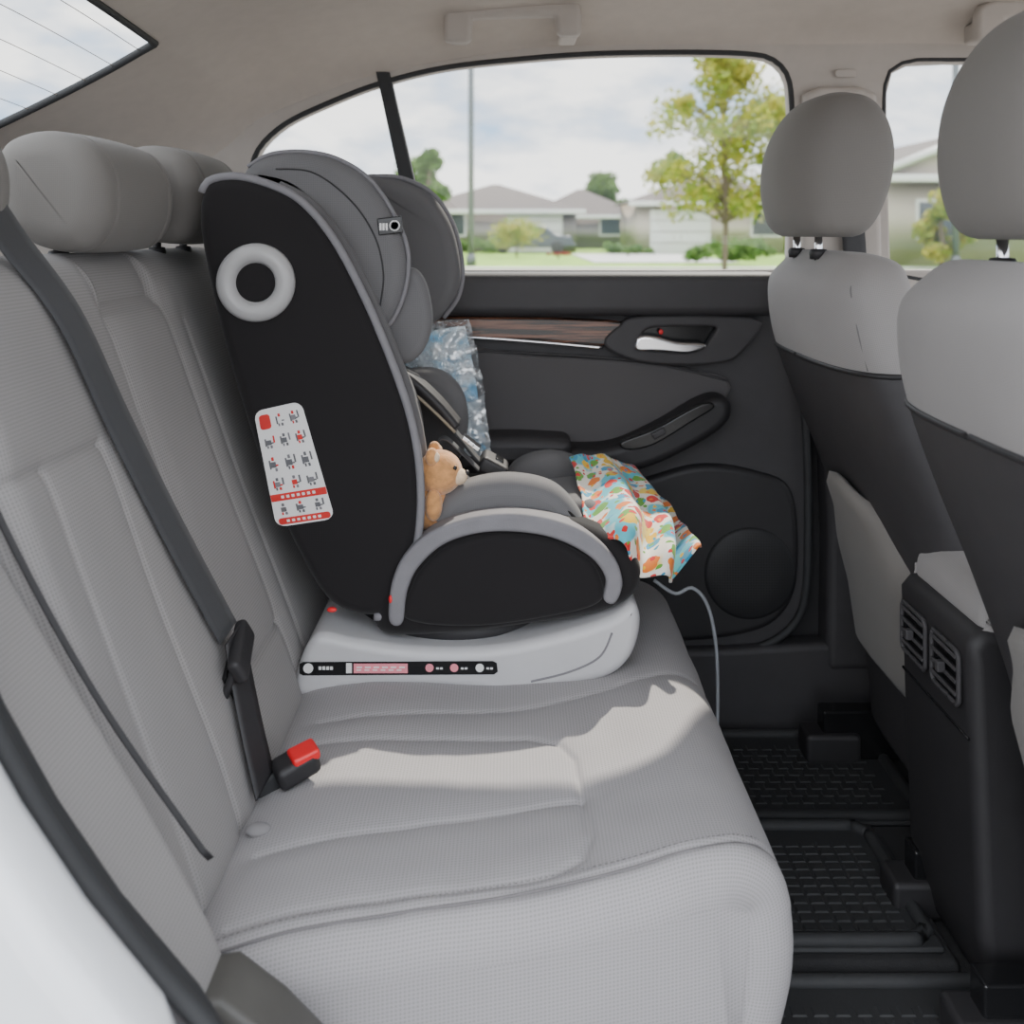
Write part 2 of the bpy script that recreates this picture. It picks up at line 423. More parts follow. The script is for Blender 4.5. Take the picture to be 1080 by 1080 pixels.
for i, (hy, hx, hz) in enumerate(((.925, -.572, .048), (1.28, -.525, .045), (1.56, -.505, .052))):
    pr = [(hx+a, hz+b) for a, b in hp]
    def hd(x, y, z, nx, nz, cy=hy):
        s = abs(abs(y-cy)-.088); e = abs(y-cy)/.13
        return -.0028*math.exp(-(s/.003)**2)-.004*e*e
    sweep('headrest_%d' % (i+1), pr, hy-.13, hy+.13, .030, M_HEADR, bench, n=110, ny=110, disp=hd, K=10)
    for k in (-1, 1):
        tube('headrest_post_%d_%d' % (i+1, k+2), [(hx-.015, hy+k*.06, hz-.04), (hx-.015, hy+k*.06, hz-.12)], .006, M_BLK, bench, smooth=False)
        lathe_z('headrest_guide_%d_%d' % (i+1, k+2), [(.012, -.02), (.013, .0), (.011, .006), (.004, .007)], (hx-.015, hy+k*.06, -.028), M_BLK, bench, n=18)
rbox('parcel_shelf', -1.35, -.65, .55, 1.74, -.14, -.075, .01, M_BLK2, root('rear_parcel_shelf'))

# ================================================================== SEAT BELT
belt = root('bolster_gap_shade')
def on_back(y, z, off=.006):
    fr = [(-.63, -.275), (-.57, -.288), (-.47, -.325), (-.35, -.37), (-.24, -.41), (-.14, -.445), (-.07, -.472), (-.035, -.50), (0.0, -.52), (.05, -.535)]
    x = fr[-1][1]
    for (z0, x0), (z1, x1) in zip(fr, fr[1:]):
        if z0 <= z <= z1: x = x0+(x1-x0)*(z-z0)/(z1-z0); break
    return Vector((x+off, y, z+off*.4))
pts = [on_back(.99, .045, .012), on_back(1.02, -.01, .014), on_back(1.045, -.09, .012), on_back(1.075, -.2, .010), on_back(1.11, -.32, .010), on_back(1.15, -.455, .012)]
wv = [Vector((0.004, .021, .006))]*2+[Vector((.003, .021, .005))]*4
ribbon('webbing_upper', pts, wv, .0018, M_STRAP, belt)
pts = [on_back(1.145, -.455, .02), on_back(1.13, -.50, .016), on_back(1.112, -.55, .014), on_back(1.10, -.60, .016)]
ribbon('webbing_lower', pts, [Vector((0.004, .021, .006))]*4, .0018, M_BLK, belt)
c = on_back(1.140, -.475, .022)
rbox('latch_tongue_cover', c.x-.007, c.x+.008, c.y-.040, c.y+.036, c.z-.014, c.z+.016, .006, M_BLK, belt, rot=(0.35, -.38, 0))
tube('latch_loop', [c+Vector((.004+a*.4, b, a)) for a, b in ((-.012, -.028), (-.045, -.024), (-.056, -.004), (-.050, .016), (-.022, .030))], .0045, M_BLK, belt, n=30)
rbox('latch_tongue', c.x-.010, c.x-.004, c.y-.020, c.y+.018, c.z-.055, c.z-.012, .0015, M_GLOSS, belt, rot=(.28, -.38, 0))
ball('belt_stop_button', c+Vector((-.018, -.018, -.085)), .004, M_WHITEP, belt)
thin = root('bolster_gap_shade')
pts = [(-.55, .848, .05), (-.49, .848, -.09), (-.420, .848, -.246), (-.345, .848, -.383), (-.262, .849, -.505), (-.25, .850, -.52)]
ribbon('gap_shade_strip', [Vector(p) for p in pts], [Vector((.0022, .0010, .001))]*6, .0015, M_BLK, thin)  # dark strip added along the bolster gap to stand for its shade

bk = root('seat_belt_buckle')
bx, bz = tr(314, 800, 1.13)
rbox('buckle_housing', bx-.025, bx+.023, 1.108, 1.142, bz-.018, bz+.008, .007, M_BLK, bk, rot=(.1, -.32, .5))
rbox('release_button', bx-.008, bx+.023, 1.112, 1.139, bz+.001, bz+.014, .004, M_RED, bk, rot=(.1, -.24, .5))
rbox('buckle_stalk', bx-.048, bx-.02, 1.112, 1.138, bz-.036, bz-.012, .005, M_RUB, bk, rot=(.1, -.5, .5))
ball('isofix_cover', (tr(275, 838, 1.05)[0], 1.04, -.6065), .013, M_SEAT, root('isofix_anchor_cover'), (1, .8, .45))

# ================================================================== CHILD SEAT
cs = root('child_car_seat')
SH = [(213, 205), (222, 191), (250, 187), (285, 196), (318, 214), (350, 252), (382, 312), (410, 378), (431, 440), (441, 500), (440, 560), (428, 612), (408, 645), (378, 648), (346, 632), (318, 588), (290, 528), (264, 455), (240, 375), (222, 300), (211, 240)]
y = 1.38
shell = TR(SH, y)
sweep('side_shell_near', shell, 1.372, 1.435, .016, M_CSBLK, cs, n=160)
sweep('side_shell_outer', shell, 1.735, 1.765, .012, M_CSBLK, cs, n=120)
sweep('back_shell', TR([(222, 215), (262, 205), (300, 290), (345, 430), (395, 570), (400, 640), (350, 632), (320, 585), (292, 525), (266, 450), (242, 370), (224, 290)], y), 1.42, 1.745, .01, M_BLK, cs, n=120)
edge = [(213, 203), (222, 190), (250, 186), (286, 195), (319, 213), (352, 252), (384, 312), (412, 378), (433, 440), (443, 500), (442, 560), (430, 612), (410, 646), (395, 650)]
tube('edge_piping_near', [(tr(u, v, 1.38)[0], 1.379, tr(u, v, 1.38)[1]) for u, v in edge], .0056, M_CSEDGE, cs, n=90)
tube('edge_piping_back', [(tr(u, v, 1.38)[0], 1.425, tr(u, v, 1.38)[1]) for u, v in edge[3:]], .008, M_CSGRY, cs, n=80)
cx, cz = tr(270, 298, 1.372)
lathe_y('side_impact_ring', [(.051, .004), (.053, 0), (.052, -.006), (.047, -.011), (.040, -.013), (.032, -.011), (.027, -.005), (.0255, .002)], (cx, 1.372, cz), M_RING, cs)
lathe_y('side_impact_ring_core', [(.027, .003), (.026, -.003), (.020, -.004), (.001, -.004)], (cx, 1.372, cz), M_CSBLK, cs)
def warp(a, b):
    L = (268+24*b-2*math.sin(b*3.14), 434+122*b); Rr = (317+36*b+2*math.sin(b*3.14), 423+124*b)
    return (L[0]+(Rr[0]-L[0])*a, L[1]+(Rr[1]-L[1])*a)
def sticker(name, a0, a1, b0, b1, m, yy, r=.04, th=.0006):
    rr = rrect(a0, a1, b0*2.4, b1*2.4, r, 4)
    pts = [tr(*warp(p, q/2.4), 1.372) for p, q in rr]
    plate(name, pts, [], yy, th, 0, m, cs)
sticker('instruction_sticker', 0, 1, 0, 1, M_WHT, 1.3716, .17)
sticker('sticker_red_mark', .08, .30, .045, .17, M_STRED, 1.3710, .06)
sticker('sticker_red_band', .02, .98, .725, .785, M_STRED, 1.3710, .01)
sticker('sticker_red_foot', .06, .95, .930, .985, M_STRED, 1.3710, .05)
random.seed(3); k = 0
for (a0, a1, b0, b1, cells) in ((.36, .92, .05, .17, 2), (.06, .94, .22, .34, 3), (.06, .94, .40, .54, 3), (.06, .94, .58, .70, 3), (.06, .94, .80, .91, 3)):
    for i in range(cells):
        ca = a0+(a1-a0)*(i+.5)/cells; cb = (b0+b1)/2; hh = (b1-b0)
        marks = [(-.035, .01, -.42, -.20), (-.06, .03, -.12, .22), (.02, .07, .05, .15), (-.09, -.06, -.25, .3), (-.06, -.03, .26, .46), (.0, .04, .26, .46), (.07, .10, -.4, .1)]
        for (p0, p1, q0, q1) in marks:
            if random.random() < .22: continue
            k += 1
            sticker('pictogram_%d' % k, ca+p0, ca+p1, cb+q0*hh, cb+q1*hh, random.choice([M_INK, M_INK, M_CSGRY, M_CSEDGE, M_STRED]), 1.3710, .008)
for i in range(7):
    sticker('band_mark_%d' % i, .2+i*.09, .25+i*.09, .742, .765, M_WHT, 1.3704, .005)
    sticker('foot_mark_%d' % i, .2+i*.09, .25+i*.09, .947, .968, M_WHT, 1.3704, .005)

W1 = [(258, 196), (266, 172), (300, 160), (345, 163), (385, 184), (411, 218), (429, 262), (428, 304), (414, 338), (396, 350), (372, 318), (340, 250), (305, 210)]
sweep('head_wing_near', TR(W1, 1.44), 1.425, 1.485, .022, M_CSGRY, cs, n=120)
tube('head_wing_near_piping', [(tr(u, v, 1.44)[0], 1.437, tr(u, v, 1.44)[1]) for u, v in [(262, 176), (285, 163), (320, 160), (355, 167), (388, 187), (412, 219), (430, 262), (428, 304), (414, 338), (398, 349)]], .003, M_CSEDGE, cs, n=60)
tube('head_wing_seam', [(tr(u, v, 1.42)[0], 1.4250, tr(u, v, 1.42)[1]) for u, v in [(290, 178), (330, 182), (370, 212), (395, 250), (404, 290), (400, 325)]], .0012, M_BLK, cs, n=50)
W2 = [(380, 190), (420, 188), (453, 203), (476, 236), (486, 280), (482, 312), (466, 334), (440, 345), (415, 320), (390, 260)]
sweep('head_wing_far', TR(W2, 1.67), 1.645, 1.70, .022, M_CSGRY, cs, n=120)
tube('head_wing_far_piping', [(tr(u, v, 1.66)[0], 1.655, tr(u, v, 1.66)[1]) for u, v in [(385, 187), (420, 187), (455, 203), (478, 236), (488, 280), (484, 312), (468, 335)]], .0035, M_CSEDGE, cs, n=60)
sweep('head_pad', TR([(270, 195), (300, 173), (345, 172), (385, 190), (405, 230), (412, 290), (395, 345), (350, 330), (305, 260)], 1.55), 1.47, 1.66, .02, M_CSGRY, cs, n=90)
B1 = [(392, 330), (408, 300), (424, 284), (440, 286), (451, 308), (455, 342), (446, 370), (428, 384), (405, 378)]
sweep('shoulder_bolster_near', TR(B1, 1.45), 1.445, 1.49, .013, M_CSGRY, cs, n=80)
sweep('torso_bolster_near', TR([(395, 375), (425, 392), (440, 425), (447, 470), (447, 540), (430, 590), (400, 560), (385, 460)], 1.46), 1.455, 1.50, .015, M_CSGRY, cs, n=80)
sweep('torso_bolster_far', TR([(410, 400), (440, 388), (470, 393), (490, 418), (493, 455), (480, 490), (440, 500), (410, 460)], 1.66), 1.64, 1.69, .02, M_CSGRY, cs, n=80)
sweep('shoulder_bolster_far', TR([(405, 335), (425, 318), (443, 330), (448, 352), (438, 375), (415, 378)], 1.66), 1.64, 1.69, .014, M_CSGRY, cs, n=80)
sweep('back_pad', TR([(330, 330), (385, 340), (415, 400), (435, 470), (450, 530), (440, 580), (395, 580), (360, 480)], 1.55), 1.49, 1.65, .015, M_CSBLK, cs, n=80)
x0, z0 = tr(398, 247, 1.42); x1, z1 = tr(424, 229, 1.42)
rbox('wing_tag', x0, x1, 1.4225, 1.4262, z0, z1, .0015, M_GLOSS, cs, rot=(0, -.12, 0))
cxm, czm = tr(416, 238, 1.42)
lathe_y('wing_tag_mark', [(.0075, 0), (.0075, -.001), (.0055, -.001), (.0055, 0)], (cxm, 1.4225, czm), M_WHT, cs, n=24)
for i in range(3):
    a, b = tr(400+i*3.2, 243, 1.42)
    rbox('wing_tag_bar_%d' % i, a, a+.003, 1.4215, 1.4228, b, b+.010, 0, M_WHT, cs)

PAN = [(398, 640), (425, 585), (470, 556), (530, 545), (590, 548), (635, 562), (666, 582), (677, 604), (668, 630), (630, 648), (560, 660), (480, 670), (405, 670)]
sweep('pan_side_near', TR(PAN, 1.375), 1.37, 1.44, .02, M_CSBLK, cs, n=140)
CR = [(411, 652), (414, 612), (430, 580), (462, 555), (510, 541), (562, 541), (612, 556), (645, 583), (656, 612), (648, 634), (636, 630), (638, 608), (620, 584), (577, 564), (520, 559), (473, 570), (443, 595), (430, 622), (425, 655)]
sweep('pan_grey_band', TR(CR, 1.37), 1.358, 1.40, .006, M_CSEDGE, cs, n=180)
sweep('pan_black_panel', TR([(428, 652), (434, 618), (447, 596), (476, 573), (522, 562), (576, 567), (617, 586), (634, 610), (633, 634), (590, 648), (500, 660)], 1.37), 1.362, 1.40, .010, M_CSBLK, cs, n=140)
sweep('pan_body', TR([(395, 560), (450, 555), (560, 555), (640, 570), (670, 600), (662, 632), (560, 655), (400, 660)], 1.40), 1.43, 1.72, .015, M_CSBLK, cs, n=120)
sweep('pan_side_far', TR(PAN, 1.375), 1.70, 1.75, .02, M_CSBLK, cs, n=100)
T1 = [(455, 560), (462, 530), (490, 510), (535, 502), (580, 510), (606, 532), (616, 556), (600, 572), (530, 575)]
sweep('thigh_bolster_near', TR(T1, 1.42), 1.402, 1.465, .022, M_CSGRY, cs, n=100)
tube('thigh_bolster_piping', [(tr(u, v, 1.42)[0], 1.408, tr(u, v, 1.42)[1]) for u, v in [(462, 545), (500, 527), (545, 520), (590, 532), (612, 552)]], .0035, M_CSBLK, cs, n=50)
T2 = [(525, 530), (538, 492), (565, 477), (598, 478), (622, 495), (634, 520), (620, 545), (570, 550)]
sweep('thigh_bolster_far', TR(T2, 1.67), 1.64, 1.70, .022, M_CSGRY, cs, n=100)
sweep('seat_pad', TR([(440, 545), (520, 532), (580, 518), (615, 515), (640, 528), (655, 560), (630, 585), (440, 590)], 1.55), 1.465, 1.64, .018, M_CSGRY, cs, n=100)
def strap(name, pl, w, m, th=.003, d=None):
    ribbon(name, [P3(u, v, yy) for u, v, yy in pl], [Vector((0, w, 0))]*len(pl), th, m, cs, n=40)
for i, yy in enumerate((1.51, 1.60)):
    strap('shoulder_strap_%d' % (i+1), [(400, 385, yy), (428, 402, yy), (455, 425, yy), (480, 455, yy-.0), (505, 485, (yy+1.55)/2), (520, 497, 1.55)], .017, M_STRAP)
    strap('shoulder_pad_%d' % (i+1), [(412, 384, yy), (436, 400, yy), (462, 424, yy), (482, 448, yy)], .026, M_CSGRY if i else M_BLK, .012)
tube('strap_pad_trim', [P3(418, 402, 1.483), P3(440, 418, 1.483), P3(462, 438, 1.483), P3(480, 456, 1.483)], .0022, mat('tan_binding', (.28, .24, .18), .8), cs, n=24)
a = P3(520, 492, 1.53)
rbox('harness_buckle', a.x-.022, a.x+.022, 1.50, 1.56, a.z-.012, a.z+.014, .007, M_BLK, cs, rot=(0, .5, 0))
rbox('harness_button', a.x+.002, a.x+.016, 1.515, 1.545, a.z+.006, a.z+.014, .003, M_GLOSS, cs, rot=(0, .5, 0))
ribbon('adjuster_strap', [P3(505, 495, 1.48), P3(490, 480, 1.475), P3(470, 462, 1.475), P3(462, 470, 1.475), P3(480, 492, 1.475), P3(505, 515, 1.48)], [Vector((0, .012, 0))]*6, .002, M_STRAP, cs)
for i in range(3):
    a = P3(492+i*5, 462+i*4, 1.49); rbox('strap_clip_%d' % i, a.x-.006, a.x+.006, 1.475, 1.50, a.z-.003, a.z+.003, .001, M_CHROME, cs, rot=(0, .6, 0))
lathe_z('swivel_disc', [(.05, -.03), (.16, -.025), (.172, -.012), (.168, .004), (.12, .012)], ((tr(480, 0, 1.38)[0]), 1.555, tr(0, 668, 1.38)[1]), M_BLK, cs, sx=1, sy=.95)
BA = [(313, 716), (318, 694), (328, 672), (342, 662), (375, 668), (440, 677), (520, 676), (590, 662), (640, 646), (664, 632), (673, 642), (672, 665), (662, 690), (640, 708), (600, 717), (530, 726), (505, 722), (440, 718), (380, 720), (335, 730), (318, 728)]
sweep('base', TR(BA, 1.385), 1.362, 1.74, .014, M_WHITEP, cs, n=200)
tube('base_groove', [(tr(u, v, 1.37)[0], 1.3622, tr(u, v, 1.37)[1]) for u, v in [(560, 716), (600, 706), (632, 690), (645, 665)]], .0015, M_CSEDGE, cs, n=30)
tube('base_top_lip', [(tr(u, v, 1.372)[0], 1.366, tr(u, v, 1.372)[1]) for u, v in [(335, 680), (400, 688), (480, 690), (560, 682), (620, 668), (655, 652)]], .0022, M_WHITEP, cs, n=40)
LB = TR([(316, 700), (320, 698), (520, 697), (524, 699), (525, 708), (521, 711), (320, 712), (316, 710)], 1.362)
plate('base_label', LB, [], 1.3612, .0008, 0, M_GLOSS, cs)
def lbl(name, u0, u1, v0, v1, m, yy=1.3602):
    plate(name, TR([(u0, v0), (u1, v0), (u1, v1), (u0, v1)], 1.36), [], yy, .0006, 0, m, cs)
cxl, czl = tr(325, 705, 1.36); lathe_y('label_icon_1', [(.0066, 0), (.0066, -.0006)], (cxl, 1.3606, czl), M_WHT, cs, n=20)
for i in range(4): lbl('label_word_1_%d' % i, 336+i*4, 339+i*4, 703, 706.5, M_WHT)
lbl('label_bar', 365, 371, 699.5, 710, M_WHT); lbl('label_pink_panel', 373, 430, 700, 710, M_PINK)
for i in range(6): lbl('label_pink_text_%d' % i, 376+i*9, 382+i*9, 703, 704.4, M_WHT, 1.3596); lbl('label_pink_textb_%d' % i, 376+i*8.5, 381+i*8.5, 706, 707.2, M_WHT, 1.3596)
for i, u in enumerate((453, 479, 506)):
    cxl, czl = tr(u, 704.5, 1.36); lathe_y('label_icon_%d' % (i+2), [(.0055, 0), (.0055, -.0006)], (cxl, 1.3606, czl), M_PINK if i < 2 else M_WHT, cs, n=18)
    for q in range(2): lbl('label_word_%d_%d' % (i+2, q), u+7+q*4, u+10+q*4, 704, 706, M_WHT)
a = P3(350, 643, 1.37); ball('lock_indicator', a, .0042, M_RED, cs, (1.6, 1, .8))
a = P3(412, 632, 1.36); ball('guide_clip', a, .004, M_RED, cs, (.7, .7, 1.4))

# ================================================================== TEDDY
td = root('teddy_bear')
M_FUR = mat('teddy_plush', (.62, .30, .11), .95, var=.2, nscale=120, bump=1.0, bscale=350, sheen=.6)
M_FUR2 = mat('teddy_muzzle_plush', (.78, .60, .42), .95, var=.15, nscale=120, bump=1.0, bscale=350)
h = P3(463, 498, 1.425)
ball('head', h, .033, M_FUR, td, (1, .9, .95))
ball('muzzle', h+Vector((.026, -.006, -.004)), .014, M_FUR2, td, (1, .95, .85))
ball('nose', h+Vector((.039, -.006, .001)), .0045, M_BLK, td, (.8, 1.1, .8))
for k, s in enumerate((-1, 1)):
    ball('eye_%d' % (k+1), h+Vector((.023, s*.014-.004, .010)), .0032, M_GLOSS, td)
    ball('ear_%d' % (k+1), h+Vector((-.008, s*.022, .026)), .0115, M_FUR, td, (.8, .7, 1.1))
    ball('ear_inner_%d' % (k+1), h+Vector((-.003, s*.024, .026)), .0075, M_FUR2, td, (.8, .7, 1))
bd = h+Vector((-.014, .002, -.048))
ball('body', bd, .032, M_FUR, td, (.9, .8, 1.05))
ball('arm_1', bd+Vector((.008, -.024, .008)), .013, M_FUR, td, (.95, .9, 1.7)); ball('arm_2', bd+Vector((.02, .015, .008)), .013, M_FUR, td, (1.5, .9, .9))
ball('leg_1', bd+Vector((.018, -.012, -.022)), .014, M_FUR, td, (1.2, 1, .9)); ball('leg_2', bd+Vector((.018, .014, -.022)), .014, M_FUR, td, (1.2, 1, .9))

# ================================================================== BLANKET
CP = [[(600, 487, 1.60), (622, 483, 1.63), (650, 489, 1.66), (676, 503, 1.69)],
      [(607, 512, 1.54), (638, 508, 1.56), (668, 512, 1.60), (698, 530, 1.66)],
      [(612, 540, 1.47), (645, 532, 1.47), (684, 540, 1.50), (714, 552, 1.58)],
      [(616, 556, 1.425), (650, 560, 1.40), (690, 580, 1.41), (724, 570, 1.50)],
      [(622, 564, 1.395), (657, 588, 1.375), (698, 618, 1.39), (734, 586, 1.45)]]
CPm = [[tuple(P3(*q)) for q in r] for r in CP]
nu, nv = 80, 90
rowsA = [crom(r, nu, False) for r in CPm]
cols = [crom([rowsA[i][j] for i in range(len(rowsA))], nv, False) for j in range(nu)]
rows = []
for i in range(nv):
    row = []
    for j in range(nu):
        p = Vector(cols[j][i]); u = j/nu; v = i/nv
        f = .010*math.sin(u*17+v*5+math.sin(v*6))*(.25+v)+.007*noise.noise(Vector((u*5, v*5, 1)))
        row.append(tuple(p+Vector((.5*f, -.6*f, f+.005))))
    rows.append(row)
bl = root('baby_blanket')
o = grid_mesh('blanket_cloth', rows, M_BLANKET, bl)
s = o.modifiers.new('s', 'SOLIDIFY'); s.thickness = .003

# ================================================================== PLASTIC BAG
bg_ = root('plastic_bag')
def crumple(name, BP, amp, m, ph=0):
    BPm = [[tuple(P3(*q)) for q in r] for r in BP]
    rowsA = [crom(r, 60, False) for r in BPm]; cols = [crom([rowsA[i][j] for i in range(4)], 70, False) for j in range(60)]
    rows = []
    for i in range(70):
        row = []
        for j in range(60):
            p = Vector(cols[j][i]); q = Vector((p.x*28+ph, p.z*28, ph))
            f = amp*(abs(noise.noise(q))*.018+abs(noise.noise(q*2.3))*.009+abs(noise.noise(q*5))*.003)
            row.append(tuple(p+Vector((.3*f, -f, .2*f))))
        rows.append(row)
    grid_mesh(name, rows, m, bg_)
BP = [[(425, 345, 1.706), (455, 340, 1.70), (494, 337, 1.706)], [(418, 380, 1.71), (462, 380, 1.69), (504, 385, 1.71)], [(412, 420, 1.71), (465, 425, 1.69), (511, 430, 1.71)], [(420, 475, 1.71), (470, 480, 1.705), (518, 482, 1.71)]]
crumple('film', BP, 1.0, M_BAG)
crumple('contents', [[(432, 356, 1.722), (460, 348, 1.72), (490, 344, 1.722)], [(428, 385, 1.722), (462, 385, 1.712), (499, 388, 1.722)], [(425, 420, 1.722), (465, 425, 1.712), (505, 430, 1.722)], [(430, 470, 1.722), (470, 475, 1.718), (513, 477, 1.722)]], .5, bagfill_mat(), 4)

# ================================================================== CABLE
cb = root('charging_cable')
tube('cable', [P3(690, 612, 1.66), P3(712, 626, 1.66), P3(730, 620, 1.66), P3(746, 638, 1.66), P3(755, 680, 1.66), P3(757, 740, 1.66), P3(755, 790, 1.66)], .0028, mat('cable_grey', (.38, .40, .43), .4), cb, n=60)

# ================================================================== FRONT SEATS
def front_seat(cy, dx, name, hx0, hs=1.0):
    r = root(name)
    def xb(z):
        t = [(-.025, .43), (-.07, .395), (-.15, .400), (-.22, .425), (-.32, .465), (-.42, .508), (-.55, .54), (-.70, .56), (-.80, .565)]
        t = t[::-1]
        for (z0, a), (z1, b) in zip(t, t[1:]):
            if z0 <= z <= z1: return a+(b-a)*(z-z0)/(z1-z0)
        return t[0][1]
    rings = []
    for z, hx, hy in ((-.026, .012, .09), (-.030, .032, .135), (-.044, .052, .175), (-.075, .066, .205), (-.13, .072, .225), (-.19, .072, .235), (-.27, .070, .242), (-.36, .070, .245), (-.48, .070, .24), (-.60, .07, .23), (-.72, .065, .22), (-.78, .06, .21)):
        rings.append((z, xb(z)+hx+dx, cy, hx, hy, 3.0))
    NN_ = 120
    def mf(c, j, i):
        th = 2*math.pi*(j+.5)/NN_
        return 1 if (c.z < -.178 and math.cos(th) < .55) else 0
    stack('backrest', rings, M_FSEAT, r, n=NN_, matfn=mf, mats=[M_BLK2], sub=14)
    def ring_pt(z, th, off=0.0):
        rr = rings[0]
        for a, b in zip(rings, rings[1:]):
            if b[0] <= z <= a[0]:
                f = (a[0]-z)/(a[0]-b[0]); rr = tuple(a[q]*(1-f)+b[q]*f for q in range(6)); break
        c_, s_ = math.cos(th), math.sin(th); e = rr[5]
        return (rr[1]+(rr[3]+off)*math.copysign(abs(c_)**(2/e), c_), cy+(rr[4]+off)*math.copysign(abs(s_)**(2/e), s_), z)
    tube('shell_lip', [ring_pt(-.180, math.radians(58+244*t/40), .001) for t in range(41)], .0035, M_BLK, r, n=90)
    for sg_ in (-1, 1):
        tube('shell_side_lip_%d' % (sg_+2), [ring_pt(-.180-.58*t/16, sg_*math.radians(57), .001) for t in range(17)], .0035, M_BLK, r, n=60)
        tube('cloth_seam_%d' % (sg_+2), [ring_pt(-.050-.125*t/10, math.radians(180+sg_*(66-4*t/10)), .0003) for t in range(11)], .0011, M_THREAD, r, n=30)
    rows = []
    for k in range(22):
        t = k/21; z = -.355-.29*t; row = []
        hw = .185*min(1, (.55+1.2*t)) if t < .4 else .19-.02*(t-.4)
        for j in range(24):
            a = -1+2*j/23; zz = z-.05*a*a*(1-t)
            row.append((xb(zz)+dx-.016+.040*abs(a)**4+(.0 if 0 < k < 21 else .008), cy+a*hw, zz))
        rows.append(row)
    o = grid_mesh('map_pocket', rows, M_HEADR, r); s = o.modifiers.new('s', 'SOLIDIFY'); s.thickness = .008; s.offset = 1
    hr = [(-.006, .040, .085), (.000, .052, .108), (.018, .066, .122), (.055, .078, .131), (.095, .081, .131), (.13, .074, .123), (.158, .060, .106), (.176, .042, .082), (.185, .018, .045)]
    stack('headrest', [(z*hs, hx0+.064+.12*z, cy, a, b*min(hs, 1.04), 2.6) for z, a, b in hr], M_HEADR, r, n=72, sub=8)
    for k in (-1, 1):
        tube('headrest_post_%d' % (k+2), [(hx0+.05, cy+k*.055, .01), (hx0+.05, cy+k*.055, -.06)], .0055, M_CHROME, r, smooth=False)
        lathe_z('post_guide_%d' % (k+2), [(.012, -.01), (.013, 0), (.011, .004), (.004, .005)], (hx0+.05, cy+k*.055, -.028), M_BLK, r, n=20)
    cu = [(x+dx, z) for x, z in [(.66, -.62), (.70, -.56), (.78, -.56), (.95, -.55), (1.08, -.53), (1.13, -.57), (1.10, -.66), (.9, -.70), (.68, -.71)]]
    sweep('cushion', cu, cy-.25, cy+.25, .04, M_FSEAT, r, n=100)
    sweep('seat_base', [(x+dx, z) for x, z in [(.60, -.70), (1.0, -.68), (1.0, -.78), (.62, -.80)]], cy-.21, cy+.21, .01, M_BLK, r, smooth=False)
    for k in (-1, 1):
        rbox('seat_rail_%d' % (k+2), .50+dx, 1.05+dx, cy+k*.19-.018, cy+k*.19+.018, -.865, -.785, .004, M_GLOSS, r)
        rbox('rail_cap_%d' % (k+2), .47+dx, .56+dx, cy+k*.19-.028, cy+k*.19+.028, -.868, -.82, .008, M_BLK, r)
    return r
front_seat(1.505, .010, 'front_seat', .384, 1.08)
front_seat(.895, -.008, 'front_seat', .405, 1.10)

# ================================================================== CONSOLE
cn = root('center_console')
sweep('console_body', [(.503, -.455), (.515, -.44), (.70, -.43), (1.3, -.46), (1.3, -.88), (.58, -.88), (.535, -.86), (.515, -.78), (.508, -.60)], 1.125, 1.335, .016, M_BLK, cn, n=120, smooth=False)
sweep('armrest', [(.520, -.434), (.526, -.410), (.56, -.392), (.72, -.388), (.80, -.395), (.80, -.435), (.54, -.446), (.524, -.444)], 1.13, 1.33, .018, M_FSEAT, cn, n=100)
for i, yy in enumerate((1.185, 1.278)):
    ring = [(.501, yy+dy, -.502+dz) for dy, dz in rrect(-.037, .037, -.030, .030, .009)]
    tube('vent_bezel_%d' % (i+1), ring, .003, M_BLK2, cn, n=70, closed=True, smooth=True)
    rbox('vent_well_%d' % (i+1), .504, .514, yy-.036, yy+.036, -.531, -.473, .004, M_GLOSS, cn)
    for k in range(4):
        z = -.523+k*.014
        rbox('vent_slat_%d_%d' % (i+1, k), .497, .511, yy-.034, yy+.034, z-.0022, z+.0022, .001, M_BLK2, cn, rot=(0, .5, 0))
    rbox('vent_tab_%d' % (i+1), .490, .500, yy-.005, yy+.005, -.508, -.495, .002, M_BLK2, cn)
tube('console_split_line', [(.5065, yy, -.562) for yy in (1.135, 1.23, 1.325)], .0018, M_GLOSS, cn, n=10)

# ================================================================== SIDE WALL / DOOR / ROOF
Yw = 1.84
win = TR([(264, 186), (272, 158), (300, 131), (345, 109), (400, 88), (470, 71), (560, 61), (640, 56), (740, 55), (800, 58), (822, 68), (833, 88), (836, 130), (836, 200), (834, 288), (700, 288), (500, 288), (300, 288), (272, 268), (262, 225)], Yw)
win = crom(win[:13], 60, False)+win[13:]
fwin = TR([(936, 288), (932, 160), (932, 98), (938, 75), (958, 65), (1000, 63), (1200, 66), (1420, 95), (1420, 288)], Yw)
top = [(-1.25, -.09), (-1.2, -.03), (-.80, .02), (-.60, .10), (-.50, .165), (-.45, .205), (-.25, .285), (.03, .33), (.27, .34), (.48, .34), (.8, .34), (1.6, .30)]
side = root('wall_far_side')
plate('side_trim', [(-1.25, -.10)]+top[1:]+[(1.6, -.10)], [win, fwin], Yw+.012, .03, .006, M_TRIM, side)
plate('lower_side_structure', [(-1.25, -.10), (1.6, -.10), (1.6, -.90), (-1.25, -.90)], [], Yw+.02, .03, .002, M_BLK, side)
ww = [(x, Yw+.0, z) for x, z in win]
tube('window_gasket', ww, .0052, M_RUB, side, n=150, closed=True, sides=8)
tube('front_window_gasket', [(x, Yw, z) for x, z in fwin], .0045, M_RUB, side, n=90, closed=True, sides=8)
a, b = tr(404, 82, Yw), tr(452, 290, Yw)
